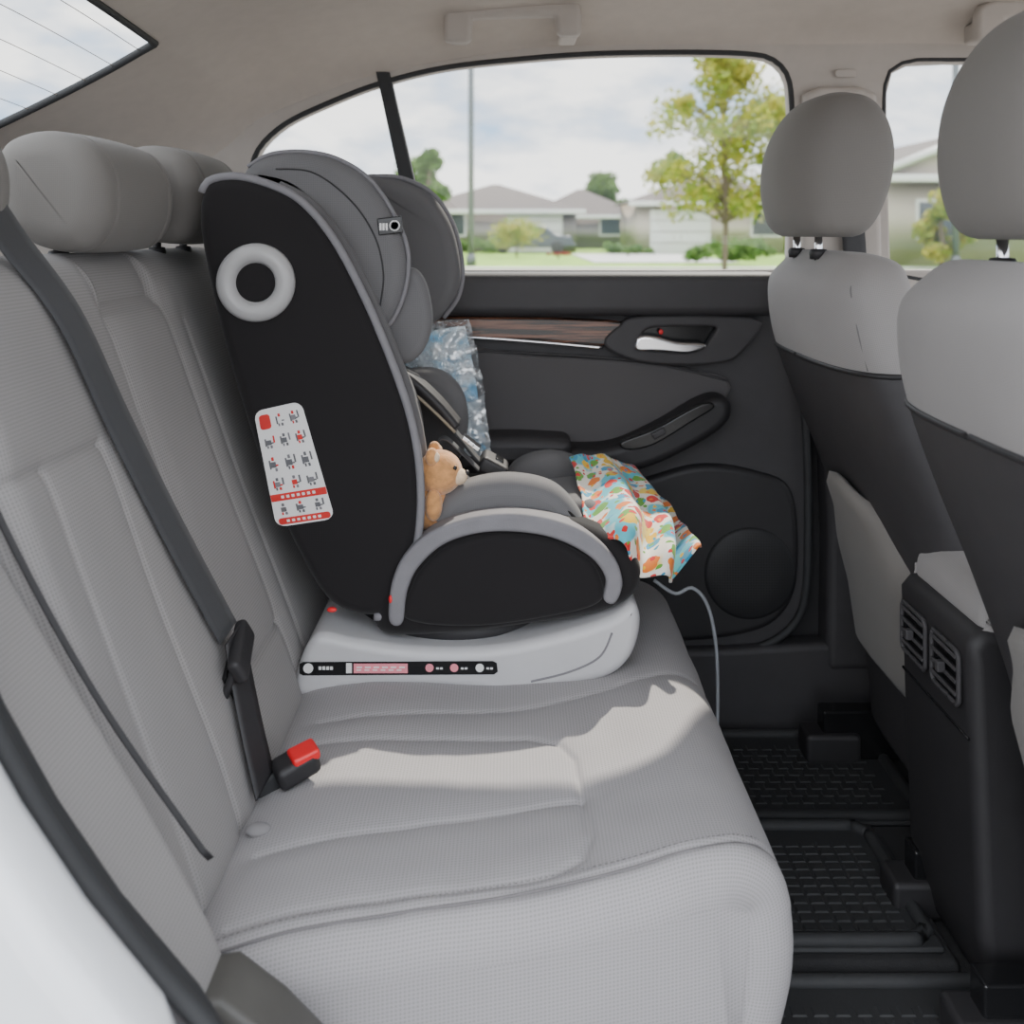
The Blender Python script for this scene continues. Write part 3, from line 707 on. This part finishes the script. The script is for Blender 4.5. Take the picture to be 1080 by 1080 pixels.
sweep('quarter_window_bar', [(a[0]-.012, a[1]+.01), (a[0]+.012, a[1]+.01), (b[0]+.015, b[1]), (b[0]-.015, b[1])], Yw-.01, Yw+.02, .004, M_RUB, side, smooth=False)
def pane(name, poly, y):
    me = bpy.data.meshes.new(name); me.from_pydata([(x, y, z) for x, z in poly], [], [list(range(len(poly)))]); me.update()
    return finish(me, name, M_GLASS, None, smooth=False)
pane('window_1', win, Yw+.018); pane('window_2', fwin, Yw+.018)
sweep('b_pillar_trim', TR([(846, 100), (862, 92), (905, 92), (922, 100), (926, 180), (928, 290), (842, 290), (845, 180)], 1.83), 1.812, 1.85, .012, M_TRIM, side, n=120, smooth=False)
plate('b_pillar_cap', rrect(tr(881, 0, 1.83)[0], tr(903, 0, 1.83)[0], tr(0, 81, 1.83)[1], tr(0, 74, 1.83)[1], .005), [], 1.830, .004, .001, M_TRIM, side)
fb = root('bolster_gap_shade')
ribbon('webbing_pillar', [P3(893, 130, 1.785), P3(897, 200, 1.79), P3(903, 290, 1.79), P3(910, 420, 1.79)], [Vector((.020, .0, 0))]*4, .002, M_STRAP, fb)
rbox('belt_height_adjuster', tr(880, 0, 1.79)[0], tr(905, 0, 1.79)[0], 1.775, 1.80, tr(0, 150, 1.79)[1], tr(0, 112, 1.79)[1], .008, M_BLK2, fb)

rail = [(-1.30, 1.48, -.06), (-.95, 1.54, .085), (-.775, 1.55, .165), (-.62, 1.53, .235), (-.51, 1.50, .285), (-.40, 1.49, .335), (-.2, 1.48, .378), (0, 1.48, .398), (.25, 1.48, .408), (.5, 1.48, .41), (.9, 1.48, .405), (1.6, 1.48, .36)]
R_ = crom(rail, 120, False)
F_ = crom([(x, Yw, z) for x, z in [(-1.25, -.09), (-.80, .01), (-.60, .09), (-.50, .155), (-.45, .20), (-.24, .278), (.03, .325), (.27, .332), (.5, .332), (.9, .33), (1.6, .295)]], 120, False)
rows = []
for p, q in zip(R_, F_):
    p = Vector(p); q = Vector(q); ctrl = Vector(((p.x+q.x)/2, Yw-.03, max(q.z+.05, p.z*.97) if p.x > -.5 else q.z*.35+p.z*.65))
    rows.append([tuple((1-t)**2*q+2*t*(1-t)*ctrl+t*t*p) for t in [k/24 for k in range(25)]])
roof = root('ceiling')
grid_mesh('headliner_side', rows, M_HEADL, roof)
RR = [p for p in R_ if p[0] > -.53]
rows = []
for p in RR:
    rows.append([(p[0], 1.48-(1.48-.55)*k/30+(p[1]-1.48)*(1-k/30), p[2]+.02*math.sin(math.pi*k/30)) for k in range(31)])
o = grid_mesh('headliner', rows, M_HEADL, roof)
rows = [[(p[0], 1.86-(1.36)*k/20, p[2]+.045+.02*math.sin(math.pi*k/20)-.10*(abs(k/10-1))**4) for k in range(21)] for p in RR]
grid_mesh('roof_skin', rows, M_BODY, roof)
gl = [p for p in R_ if p[0] <= -.505]
rows = [[(p[0], p[1]-(p[1]-.50)*k/12, p[2]+.02*math.sin(math.pi*k/12)) for k in range(13)] for p in gl]
g = grid_mesh('window_3', rows, M_GLASS, None)
df = root('rear_window_defroster')
for k in range(1, len(gl)-1, 2):
    p = gl[k]
    tube('heating_wire_%d' % k, [(p[0], p[1]-(p[1]-.50)*t/12, p[2]-.003+.02*math.sin(math.pi*t/12)) for t in range(13)], .0006, M_LINE, df, n=14, sides=5)
tube('rear_glass_frit', [(p[0], p[1]-.004, p[2]-.003) for p in gl], .006, M_RUB, df, n=40)
tp = gl[-1]; tube('rear_glass_header', [(tp[0], tp[1]-(tp[1]-.50)*t/12, tp[2]-.002+.02*math.sin(math.pi*t/12)) for t in range(13)], .005, M_RUB, df, n=30)
def handle(name, u0, u1, du=0):
    r = root(name)
    o1 = [(u0, 14), (u0+10, 5), (u0+30, 2), (u1-30, 0), (u1-8, 3), (u1, 12), (u1, 36), (u1-8, 40), (u1-24, 38), (u1-27, 24), (u1-34, 20), (u0+36, 22), (u0+29, 27), (u0+27, 44), (u0+18, 47), (u0+2, 46), (u0-1, 40)]
    sweep('handle_bar', TR(o1, 1.74), 1.715, 1.745, .009, M_TRIM, r, n=160)
    for i, u in enumerate((u0+13, u1-13)):
        a = P3(u, 32, 1.76); rbox('mount_%d' % (i+1), a.x-.016, a.x+.016, 1.73, 1.81, a.z-.018, a.z+.018, .006, M_TRIM, r)
handle('grab_handle', 470, 612); handle('grab_handle', 1026, 1170)

# ---- door panel
dr = root('door_far_side')
def xz(u, v, y=1.80): return tr(u, v, y)
rbox('door_window_ledge', xz(300, 0)[0], xz(822, 0)[0], 1.765, 1.845, xz(0, 332)[1], xz(0, 287)[1], .018, M_BLK2, dr, seg=5)
DP = [(300, 320), (820, 320), (836, 350), (846, 430), (850, 540), (848, 620), (836, 655), (810, 675), (760, 684), (640, 690), (300, 690)]
plate('door_skin', crom(TR(DP, 1.81)[1:9], 60, False)+TR(DP, 1.81)[9:]+[TR(DP, 1.81)[0]], [], 1.822, .02, .004, M_BLK2, dr)
tube('door_edge_seal', [(tr(u, v, 1.80)[0], 1.805, tr(u, v, 1.80)[1]) for u, v in [(826, 330), (842, 380), (851, 460), (853, 560), (850, 630), (836, 662), (806, 682), (755, 692), (650, 697)]], .007, M_RUB, dr, n=70)
plate('wood_trim', crom(TR([(440, 338), (520, 337), (600, 338), (657, 342), (650, 352), (640, 362), (560, 356), (440, 351)], 1.79), 60), [], 1.795, .02, .004, M_WOOD, dr)
tube('chrome_strip', [(tr(u, v, 1.785)[0], 1.786, tr(u, v, 1.785)[1]) for u, v in [(440, 354), (500, 356), (570, 361), (636, 367)]], .003, M_CHROME, dr, n=40)
HB = crom(TR([(640, 362), (655, 345), (668, 337), (720, 335), (775, 336), (798, 340), (795, 350), (780, 368), (765, 378), (720, 382), (670, 377)], 1.79), 80)
HH = crom(TR([(668, 364), (676, 348), (690, 342), (730, 341), (757, 343), (752, 356), (742, 368), (720, 373), (685, 371)], 1.79), 60)
plate('handle_bezel', HB, [HH], 1.79, .022, .005, M_BLK2, dr)
plate('handle_well', HH, [], 1.806, .004, 0, M_GLOSS, dr)
sweep('inside_handle', TR([(669, 362), (674, 354), (690, 354), (715, 360), (742, 362), (742, 368), (725, 373), (695, 371), (672, 370)], 1.775), 1.768, 1.788, .006, M_CHROME, dr, n=80)
a = P3(697, 350, 1.79); ball('lock_marker', a, .005, M_RED, dr, (.8, .4, 1))
IN = crom(TR([(440, 372), (560, 378), (680, 386), (758, 400), (766, 412), (752, 424), (700, 445), (640, 470), (560, 480), (440, 480)], 1.80), 90)
plate('fabric_insert', IN, [], 1.806, .022, .006, M_INSERT, dr)
tube('insert_stitch', [(tr(u, v, 1.79)[0], 1.795, tr(u, v, 1.79)[1]) for u, v in [(440, 369), (560, 373), (680, 382), (768, 402)]], .0022, M_BLK2, dr, n=40)
sweep('armrest', TR([(440, 462), (520, 457), (575, 458), (600, 462), (596, 480), (560, 494), (440, 496)], 1.76), 1.72, 1.82, .018, M_BLK2, dr, n=90)
sweep('armrest_switch_arm', TR([(575, 470), (640, 468), (690, 448), (735, 422), (757, 416), (768, 424), (765, 442), (740, 462), (690, 487), (640, 500), (585, 498), (568, 486)], 1.765), 1.735, 1.82, .016, M_BLK, dr, n=110)
sweep('switch_plate', TR([(655, 466), (690, 452), (730, 430), (748, 424), (752, 430), (730, 444), (690, 468), (662, 474)], 1.735), 1.729, 1.75, .003, M_GLOSS, dr, n=80)
rbox('window_switch', *(lambda a: (a.x-.012, a.x+.012, 1.722, 1.734, a.z-.006, a.z+.006))(P3(694, 456, 1.735)), .003, M_BLK2, dr, rot=(0, -.5, 0))
sweep('lower_panel', TR([(480, 535), (600, 528), (680, 505), (740, 490), (800, 498), (836, 520), (842, 600), (828, 645), (790, 668), (700, 678), (480, 680)], 1.80), 1.797, 1.83, .012, M_BLK, dr, n=140)
def grille():
    m, nt, b = new_mat('speaker_grille'); b.inputs['Roughness'].default_value = .6
    uv = N(nt, 'ShaderNodeTexCoord'); vo = N(nt, 'ShaderNodeTexVoronoi'); vo.inputs['Scale'].default_value = 220; vo.inputs['Randomness'].default_value = 0
    nt.links.new(uv.outputs['Object'], vo.inputs['Vector'])
    r = N(nt, 'ShaderNodeValToRGB'); r.color_ramp.elements[0].position = .25; r.color_ramp.elements[1].position = .35
    r.color_ramp.elements[0].color = (.003, .003, .003, 1); r.color_ramp.elements[1].color = (.02, .02, .022, 1)
    nt.links.new(vo.outputs['Distance'], r.inputs['Fac']); nt.links.new(r.outputs['Color'], b.inputs['Base Color']); return m
gx, gz = tr(792, 606, 1.79)
lathe_y('speaker_grille', [(.082, .006), (.080, .0), (.074, -.003), (.04, -.004), (.001, -.004)], (gx, 1.795, gz), grille(), dr)
rk = root('trim_sill')
sweep('sill_cover', TR([(560, 690), (760, 688), (900, 680), (1200, 690), (1200, 800), (560, 800)], 1.78), 1.79, 1.84, .012, M_BLK2, rk, n=80, smooth=False)
sweep('b_pillar_lower', TR([(858, 292), (930, 292), (950, 420), (960, 600), (960, 700), (866, 700), (868, 560), (862, 420)], 1.82), 1.785, 1.85, .015, M_BLK2, rk, n=100, smooth=False)

# ================================================================== FLOOR + MATS
fl = root('floor')
rbox('floor_carpet', -.35, 1.9, .62, 1.86, -.92, -.872, .0, M_CARPET, fl)
rbox('kick_panel', -.34, .19, .92, 1.78, -.90, -.86, .01, M_CARPET, fl)
def mat_mesh(name, x0, x1, y0, y1, z, kind):
    r = root(name)
    rbox('mat_base', x0, x1, y0, y1, z, z+.008, .004, M_RUB, r)
    ring = [(x, yy, z+.010) for x, yy in rrect(x0+.012, x1-.012, y0+.012, y1-.012, .03)]
    tube('raised_rim', ring, .009, M_RUB, r, n=110, closed=True, sides=8, up=Vector((0, 0, 1)))
    bm = bmesh.new()
    def blk(cx, cy, hx, hy, h):
        vs = [bm.verts.new((cx+a*hx*s, cy+b*hy*s, zz)) for zz, s in ((z+.007, 1), (z+h, .75)) for a, b in ((-1, -1), (1, -1), (1, 1), (-1, 1))]
        for f in ((0, 1, 5, 4), (1, 2, 6, 5), (2, 3, 7, 6), (3, 0, 4, 7), (4, 5, 6, 7)): bm.faces.new([vs[i] for i in f])
    if kind == 'rib':
        ny = int((y1-y0-.06)/.017); nx = int((x1-x0-.06)/.022)
        for i in range(ny):
            for j in range(nx):
                blk(x0+.035+j*.022+.010, y0+.035+i*.017, .0100, .0060, .010)
    else:
        ny = int((y1-y0-.06)/.020); nx = int((x1-x0-.06)/.024)
        for i in range(ny):
            for j in range(nx):
                blk(x0+.035+j*.024+(.012 if i % 2 else 0), y0+.035+i*.020, .0095, .0085, .0095)
    me = bpy.data.meshes.new('tread'); bm.to_mesh(me); bm.free(); finish(me, 'tread', M_RUB, r, smooth=False)
mat_mesh('floor_mat', .21, .62, 1.50, 1.77, -.872, 'hex')
mat_mesh('floor_mat', .21, .515, 1.215, 1.475, -.858, 'rib')
mat_mesh('floor_mat', .21, .66, .66, 1.19, -.872, 'hex')
rbox('tunnel', .18, .53, 1.20, 1.48, -.90, -.858, .012, M_CARPET, fl)

# ================================================================== NEAR SIDE BODY
nb = root('wall_near_side')
y = .62
def sh(p, d): return [(u-d, v) for u, v in p]
plate('body_side', TR(sh([(-160, 480), (-60, 640), (0, 772), (60, 880), (130, 985), (215, 1090), (260, 1200), (-160, 1250)], 78), y), [], y, .06, .018, M_BODY, nb)
plate('door_jamb', TR(sh([(-200, 420), (-110, 500), (-30, 640), (20, 765), (80, 872), (150, 975), (235, 1075), (300, 1180), (-200, 1200)], 46), .68), [], .695, .03, .008, M_RUB, nb)
tube('door_seal', [(tr(u, v, .68)[0], .672, tr(u, v, .68)[1]) for u, v in sh([(-110, 490), (-50, 600), (0, 700), (50, 800), (115, 905), (185, 998), (262, 1085), (330, 1170)], 34)], .009, M_RUB, nb, n=90)
tube('door_seal_inner_lip', [(tr(u, v, .66)[0], .655, tr(u, v, .66)[1]) for u, v in sh([(-110, 500), (-50, 612), (0, 715), (50, 815), (115, 920), (185, 1014), (262, 1100), (330, 1190)], 52)], .005, M_BLK2, nb, n=90)
plate('sill_scuff_plate', TR([(205, 1035), (245, 1028), (290, 1062), (345, 1118), (345, 1200), (180, 1200)], .80), [], .79, .06, .008, mat('sill_dark_grey', (.075, .072, .066), .5), nb)

# ================================================================== OUTSIDE
G = -EYE
M_GRASS = mat('lawn_grass', (.22, .38, .05), .95, var=.3, nscale=1.5)
M_ASPH = mat('asphalt', (.24, .235, .23), .9, nscale=4, var=.1)
M_CONC = mat('concrete', (.5, .5, .48), .9, nscale=2)
M_SIDING = mat('house_siding_taupe', (.26, .235, .22), .8, nscale=1)
M_SIDW = mat('house_siding_cream', (.48, .42, .35), .8, nscale=1)
M_ROOF = mat('roof_shingles', (.115, .098, .09), .9, nscale=6, var=.2)
M_WTRIM = mat('house_white_trim', (.64, .63, .61), .6)
M_WGL = mat('house_window', (.05, .06, .07), .2)
rbox('lawn', -160, 160, 19, 220, G-.2, G-.005, 0, M_GRASS)
rbox('road', -160, 160, -60, 19, G-.2, G, 0, M_ASPH, root('street'))
rbox('driveway', 2.9, 8.0, 36, 50, G, G+.03, 0, M_CONC, root('driveway_slab'))
rbox('sidewalk', -160, 160, 30, 31.2, G, G+.03, 0, M_CONC, root('sidewalk_slab'))
def house(cx, cy, w, d, hw, hr, siding, gable=False, garage=0):
    r = root('house')
    rbox('walls', cx-w/2, cx+w/2, cy, cy+d, G, G+hw, 0, siding, r)
    o = .5; z = G+hw; bm = bmesh.new()
    e = [bm.verts.new(p) for p in ((cx-w/2-o, cy-o, z), (cx+w/2+o, cy-o, z), (cx+w/2+o, cy+d+o, z), (cx-w/2-o, cy+d+o, z))]
    if gable: t = [bm.verts.new(p) for p in ((cx, cy-o, z+hr), (cx, cy+d+o, z+hr))]; fs = [(e[0], e[3], t[1], t[0]), (e[1], t[0], t[1], e[2]), (e[3], e[2], t[1])]
    else: k = min(w/2, d/2)*.95; t = [bm.verts.new(p) for p in ((cx-w/2+k, cy+d/2, z+hr), (cx+w/2-k+.01, cy+d/2, z+hr))]; fs = [(e[0], e[1], t[1], t[0]), (e[1], e[2], t[1]), (e[2], e[3], t[0], t[1]), (e[3], e[0], t[0])]
    for f in fs: bm.faces.new(f)
    bm.faces.new(e[::-1])
    me = bpy.data.meshes.new('roof'); bm.to_mesh(me); bm.free(); ob = finish(me, 'roof', M_ROOF, r, smooth=False)
    if gable:
        me = bpy.data.meshes.new('gable'); me.from_pydata([(cx-w/2, cy-.02, z), (cx+w/2, cy-.02, z), (cx, cy-.02, z+hr*.93)], [], [(0, 1, 2)]); finish(me, 'gable', siding, r, smooth=False)
        for s in (-1, 1): tube('bargeboard_%d' % (s+2), [(cx+s*(w/2+o), cy-o, z), (cx, cy-o, z+hr)], .14, M_WTRIM, r, smooth=False, sides=4)
    rbox('fascia', cx-w/2-o, cx+w/2+o, cy-o-.1, cy-o, z-.22, z+.02, 0, M_WTRIM, r)
    n = max(2, int(w/4))
    for i in range(n):
        x = cx-w/2+w*(i+.5)/n
        if garage and i == (0 if garage < 0 else n-1):
            rbox('garage_door', x-1.5, x+1.5, cy-.08, cy+.02, G, G+2.2, 0, M_WTRIM, r)
            for q in range(1, 4): rbox('garage_groove_%d' % q, x-1.45, x+1.45, cy-.10, cy-.07, G+q*.55, G+q*.55+.03, 0, M_SIDING, r)
        else:
            rbox('window_frame_%d' % i, x-.75, x+.75, cy-.06, cy+.02, G+.85, G+2.15, 0, M_WTRIM, r)
            rbox('window_pane_%d' % i, x-.65, x+.65, cy-.09, cy-.03, G+.95, G+2.05, 0, M_WGL, r)
house(-1.0, 56, 9, 9, 2.3, 1.6, M_SIDING, garage=1)
house(-13, 60, 11, 9, 2.5, 1.5, M_SIDING)
house(4.8, 68, 7, 8, 2.2, 1.9, M_SIDING)
house(10.5, 51, 8.5, 8, 2.6, 1.5, M_SIDW, garage=-1)
house(20.5, 56, 9, 8, 2.5, 1.9, M_SIDING, gable=True)
house(15.5, 33, 7, 9, 2.9, 1.6, M_SIDW, gable=True)
house(31, 45, 12, 9, 2.9, 2.2, M_SIDW)
house(-26, 58, 11, 9, 2.5, 1.8, M_SIDW)

def leaf_mat(name, c1, c2):
    m, nt, b = new_mat(name); b.inputs['Roughness'].default_value = .7
    oi = N(nt, 'ShaderNodeTexCoord'); no = N(nt, 'ShaderNodeTexNoise'); no.inputs['Scale'].default_value = 2.5; no.inputs['Detail'].default_value = 5
    nt.links.new(oi.outputs['Object'], no.inputs['Vector'])
    r = N(nt, 'ShaderNodeValToRGB'); r.color_ramp.elements[0].position = .35; r.color_ramp.elements[1].position = .65
    r.color_ramp.elements[0].color = (*c1, 1); r.color_ramp.elements[1].color = (*c2, 1)
    nt.links.new(no.outputs['Fac'], r.inputs['Fac']); nt.links.new(r.outputs['Color'], b.inputs['Base Color'])
    tl = N(nt, 'ShaderNodeBsdfTranslucent'); nt.links.new(r.outputs['Color'], tl.inputs['Color'])
    mx = N(nt, 'ShaderNodeMixShader'); mx.inputs[0].default_value = .4
    nt.links.new(b.outputs[0], mx.inputs[1]); nt.links.new(tl.outputs[0], mx.inputs[2]); nt.links.new(mx.outputs[0], nt.nodes['Material Output'].inputs['Surface'])
    return m
M_LF1 = leaf_mat('leaves_yellow_green', (.22, .31, .04), (.48, .42, .07))
M_LF2 = leaf_mat('leaves_green', (.07, .15, .03), (.17, .28, .07))
M_BARK = mat('bark', (.16, .12, .09), .9, nscale=20, var=.3)
def leaves(name, clusters, size, m, parent):
    bm = bmesh.new()
    for (c, rad, n) in clusters:
        for _ in range(n):
            d = Vector((random.gauss(0, 1), random.gauss(0, 1), random.gauss(0, 1))).normalized()*rad*random.random()**.45
            p = Vector(c)+Vector((d.x, d.y, d.z*.8))
            if p.z < G+.15: p.z = G+.15+random.random()*.1
            a = Vector((random.uniform(-1, 1), random.uniform(-1, 1), random.uniform(-1, 1))).normalized(); b = a.cross(Vector((random.uniform(-1, 1), random.uniform(-1, 1), random.uniform(-1, 1)))).normalized()
            s = size*random.uniform(.6, 1.3)
            bm.faces.new([bm.verts.new(p+a*s), bm.verts.new(p+b*s*.6), bm.verts.new(p-a*s), bm.verts.new(p-b*s*.6)])
    me = bpy.data.meshes.new(name); bm.to_mesh(me); bm.free(); return finish(me, name, m, parent, smooth=False)
def tree(cx, cy, h, cw, m, base=.3, n=5200, size=.11, nb=26, tr_=.07, cr=(.25, .42)):
    r = root('tree'); tube('trunk', [(cx, cy, G), (cx+.04, cy, G+h*.3), (cx-.03, cy, G+h*.6), (cx, cy, G+h*.92)], tr_, M_BARK, r, n=20)
    cl = []
    for i in range(nb):
        t = random.random(); z = G+h*(base+(1-base)*t); w = cw*(math.sin(math.pi*min(1, (.12+t*.88)))**.6)*(1.05-.35*t)
        a = random.uniform(0, 6.28); rr = w*random.uniform(.25, .9)
        c = (cx+rr*math.cos(a), cy+rr*math.sin(a), z); cl.append((c, cw*random.uniform(*cr), n//nb))
        tube('branch_%d' % i, [(cx, cy, max(G+h*.22, z-h*.14)), ((cx+c[0])/2, (cy+c[1])/2, z-h*.03), c], .022, M_BARK, r, n=8, sides=6)
    leaves('foliage', cl, size, m, r)
tree(5.6, 27, 5.9, 2.35, M_LF1, .28, 8500, .085, 64, .07, (.14, .30))
tree(-2.9, 36, 3.9, .9, M_LF2, .12, 3500, .12, 22)
tree(-4.4, 46, 4.4, 1.6, M_LF2, .2, 2500, .14, 14)
tree(6.4, 74, 5.9, 2.2, M_LF2, .3, 3500, .2, 20)
tree(17.5, 44, 4.2, 1.6, M_LF2, .2, 2500, .14, 16)
tree(12.8, 30.5, 2.2, 1.0, M_LF1, .10, 2200, .09, 12)
tree(10.2, 64, 5.6, 2.2, M_LF2, .2, 3000, .2, 18)
def bush(cx, cy, w, h, m, n=1500, size=.08):
    r = root('bush'); cl = []
    for i in range(12): cl.append(((cx+random.uniform(-w, w)*.8, cy+random.uniform(-.3, .3), G+h*random.uniform(.3, .7)), h*.38, n//12))
    leaves('foliage', cl, size, m, r)
    tube('stems', [(cx, cy, G), (cx, cy, G+h*.6)], .04, M_BARK, r, smooth=False)
bush(.2, 44, .8, 1.9, M_LF1); bush(7.0, 34, 1.4, .9, M_LF2); bush(5.2, 46, 1.2, .7, M_LF2); bush(9.5, 40, 2.0, .9, M_LF2); bush(-1.8, 50, 1.5, .9, M_LF2)
bush(1.9, 42, .55, .28, leaf_mat('red_flowers', (.25, .02, .03), (.42, .05, .05)), 500, .04)
def lamp(cx, cy, h):
    r = root('street_lamp'); m = mat('lamp_post_metal', (.13, .14, .15), .5, .3)
    tube('pole', [(cx, cy, G), (cx, cy, G+h*.5), (cx, cy, G+h)], .095, m, r, smooth=False)
    tube('arm', [(cx, cy, G+h), (cx+.5, cy-.2, G+h+.4), (cx+1.4, cy-.6, G+h+.5)], .04, m, r, n=16)
    rbox('lamp_head', cx+1.2, cx+2.0, cy-.8, cy-.5, G+h+.40, G+h+.52, .04, m, r)
    lathe_z('pole_foot', [(.16, 0), (.16, .25), (.09, .4)], (cx, cy, G), m, r, n=20)
lamp(-1.32, 33, 8.2); lamp(13.0, 30, 8.0)
def car(cx, cy, m):
    r = root('parked_car')
    p = [(-2.1, .35), (-2.15, .7), (-1.9, .88), (-1.1, .95), (-.6, 1.38), (.7, 1.40), (1.35, .98), (2.1, .88), (2.2, .6), (2.1, .33)]
    sweep('body', [(cx+a, G+b) for a, b in p], cy-.85, cy+.85, .12, m, r, n=80)
    sweep('side_windows', [(cx+a, G+b) for a, b in [(-.95, .96), (-.5, 1.32), (.62, 1.33), (1.1, .98)]], cy-.87, cy-.80, .01, M_WGL, r, smooth=False, n=40)
    for i, q in enumerate((-1.35, 1.4)):
        lathe_y('wheel_%d' % i, [(.05, -.02), (.2, -.02), (.32, -.01), (.33, .1), (.32, .2)], (cx+q, cy-.87, G+.33), M_RUB, r, n=30)
car(.9, 53, mat('parked_car_paint', (.06, .07, .09), .3))

# ================================================================== WORLD, SUN, CAMERA
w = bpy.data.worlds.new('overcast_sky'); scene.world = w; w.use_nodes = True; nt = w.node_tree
bg = nt.nodes['Background']; tc = N(nt, 'ShaderNodeTexCoord'); mp = N(nt, 'ShaderNodeMapping'); mp.inputs['Scale'].default_value = (1, 1, 2.6)
no = N(nt, 'ShaderNodeTexNoise'); no.inputs['Scale'].default_value = 5.0; no.inputs['Detail'].default_value = 8; no.inputs['Roughness'].default_value = .58
r = N(nt, 'ShaderNodeValToRGB'); e = r.color_ramp.elements; e[0].position = .36; e[0].color = (.34, .48, .68, 1); e[1].position = .56; e[1].color = (1, .985, .965, 1)
q = e.new(.46); q.color = (.62, .67, .75, 1)
nt.links.new(tc.outputs['Generated'], mp.inputs[0]); nt.links.new(mp.outputs[0], no.inputs['Vector']); nt.links.new(no.outputs['Fac'], r.inputs['Fac']); nt.links.new(r.outputs['Color'], bg.inputs['Color'])
# extra sky brightness added high behind the open door to light the cabin
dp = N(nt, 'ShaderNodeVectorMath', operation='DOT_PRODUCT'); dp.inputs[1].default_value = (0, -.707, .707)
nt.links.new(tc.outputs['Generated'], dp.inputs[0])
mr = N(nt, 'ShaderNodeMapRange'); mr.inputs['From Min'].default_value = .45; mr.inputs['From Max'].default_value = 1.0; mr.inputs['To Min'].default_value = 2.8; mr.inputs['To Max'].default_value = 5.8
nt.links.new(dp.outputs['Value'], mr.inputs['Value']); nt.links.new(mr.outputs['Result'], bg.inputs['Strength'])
sd = bpy.data.lights.new('sun', 'SUN'); sd.energy = 8; sd.angle = math.radians(1.0); sd.color = (1, .92, .81)
so = bpy.data.objects.new('sun', sd); COL.objects.link(so)
so.rotation_euler = Vector((-.30, -.66, -.81)).to_track_quat('-Z', 'Y').to_euler(); so.location = (5, 15, 15)

cd = bpy.data.cameras.new('camera'); co = bpy.data.objects.new('camera', cd); COL.objects.link(co)
cd.sensor_width = 36; cd.lens = 36; cd.shift_y = -(540-245)/1080; cd.clip_start = .02; cd.clip_end = 500
co.location = (0, 0, 0); co.rotation_euler = (math.pi/2, 0, 0)
cd.dof.use_dof = True; cd.dof.focus_distance = 1.3; cd.dof.aperture_fstop = 6
scene.camera = co

bpy.context.view_layer.update()
for rt in ROOTS:
    ch = [o for o in COL.objects if o.parent == rt]
    if not ch: continue
    mn = Vector((1e9,)*3); mx = Vector((-1e9,)*3)
    for o in ch:
        for cnr in o.bound_box:
            for i in range(3): mn[i] = min(mn[i], cnr[i]); mx[i] = max(mx[i], cnr[i])
    c = Vector(((mn.x+mx.x)/2, (mn.y+mx.y)/2, mn.z)); rt.location = c
    for o in ch: o.location = -c
for o in COL.objects:
    if o.parent is None: o.location.z += EYE
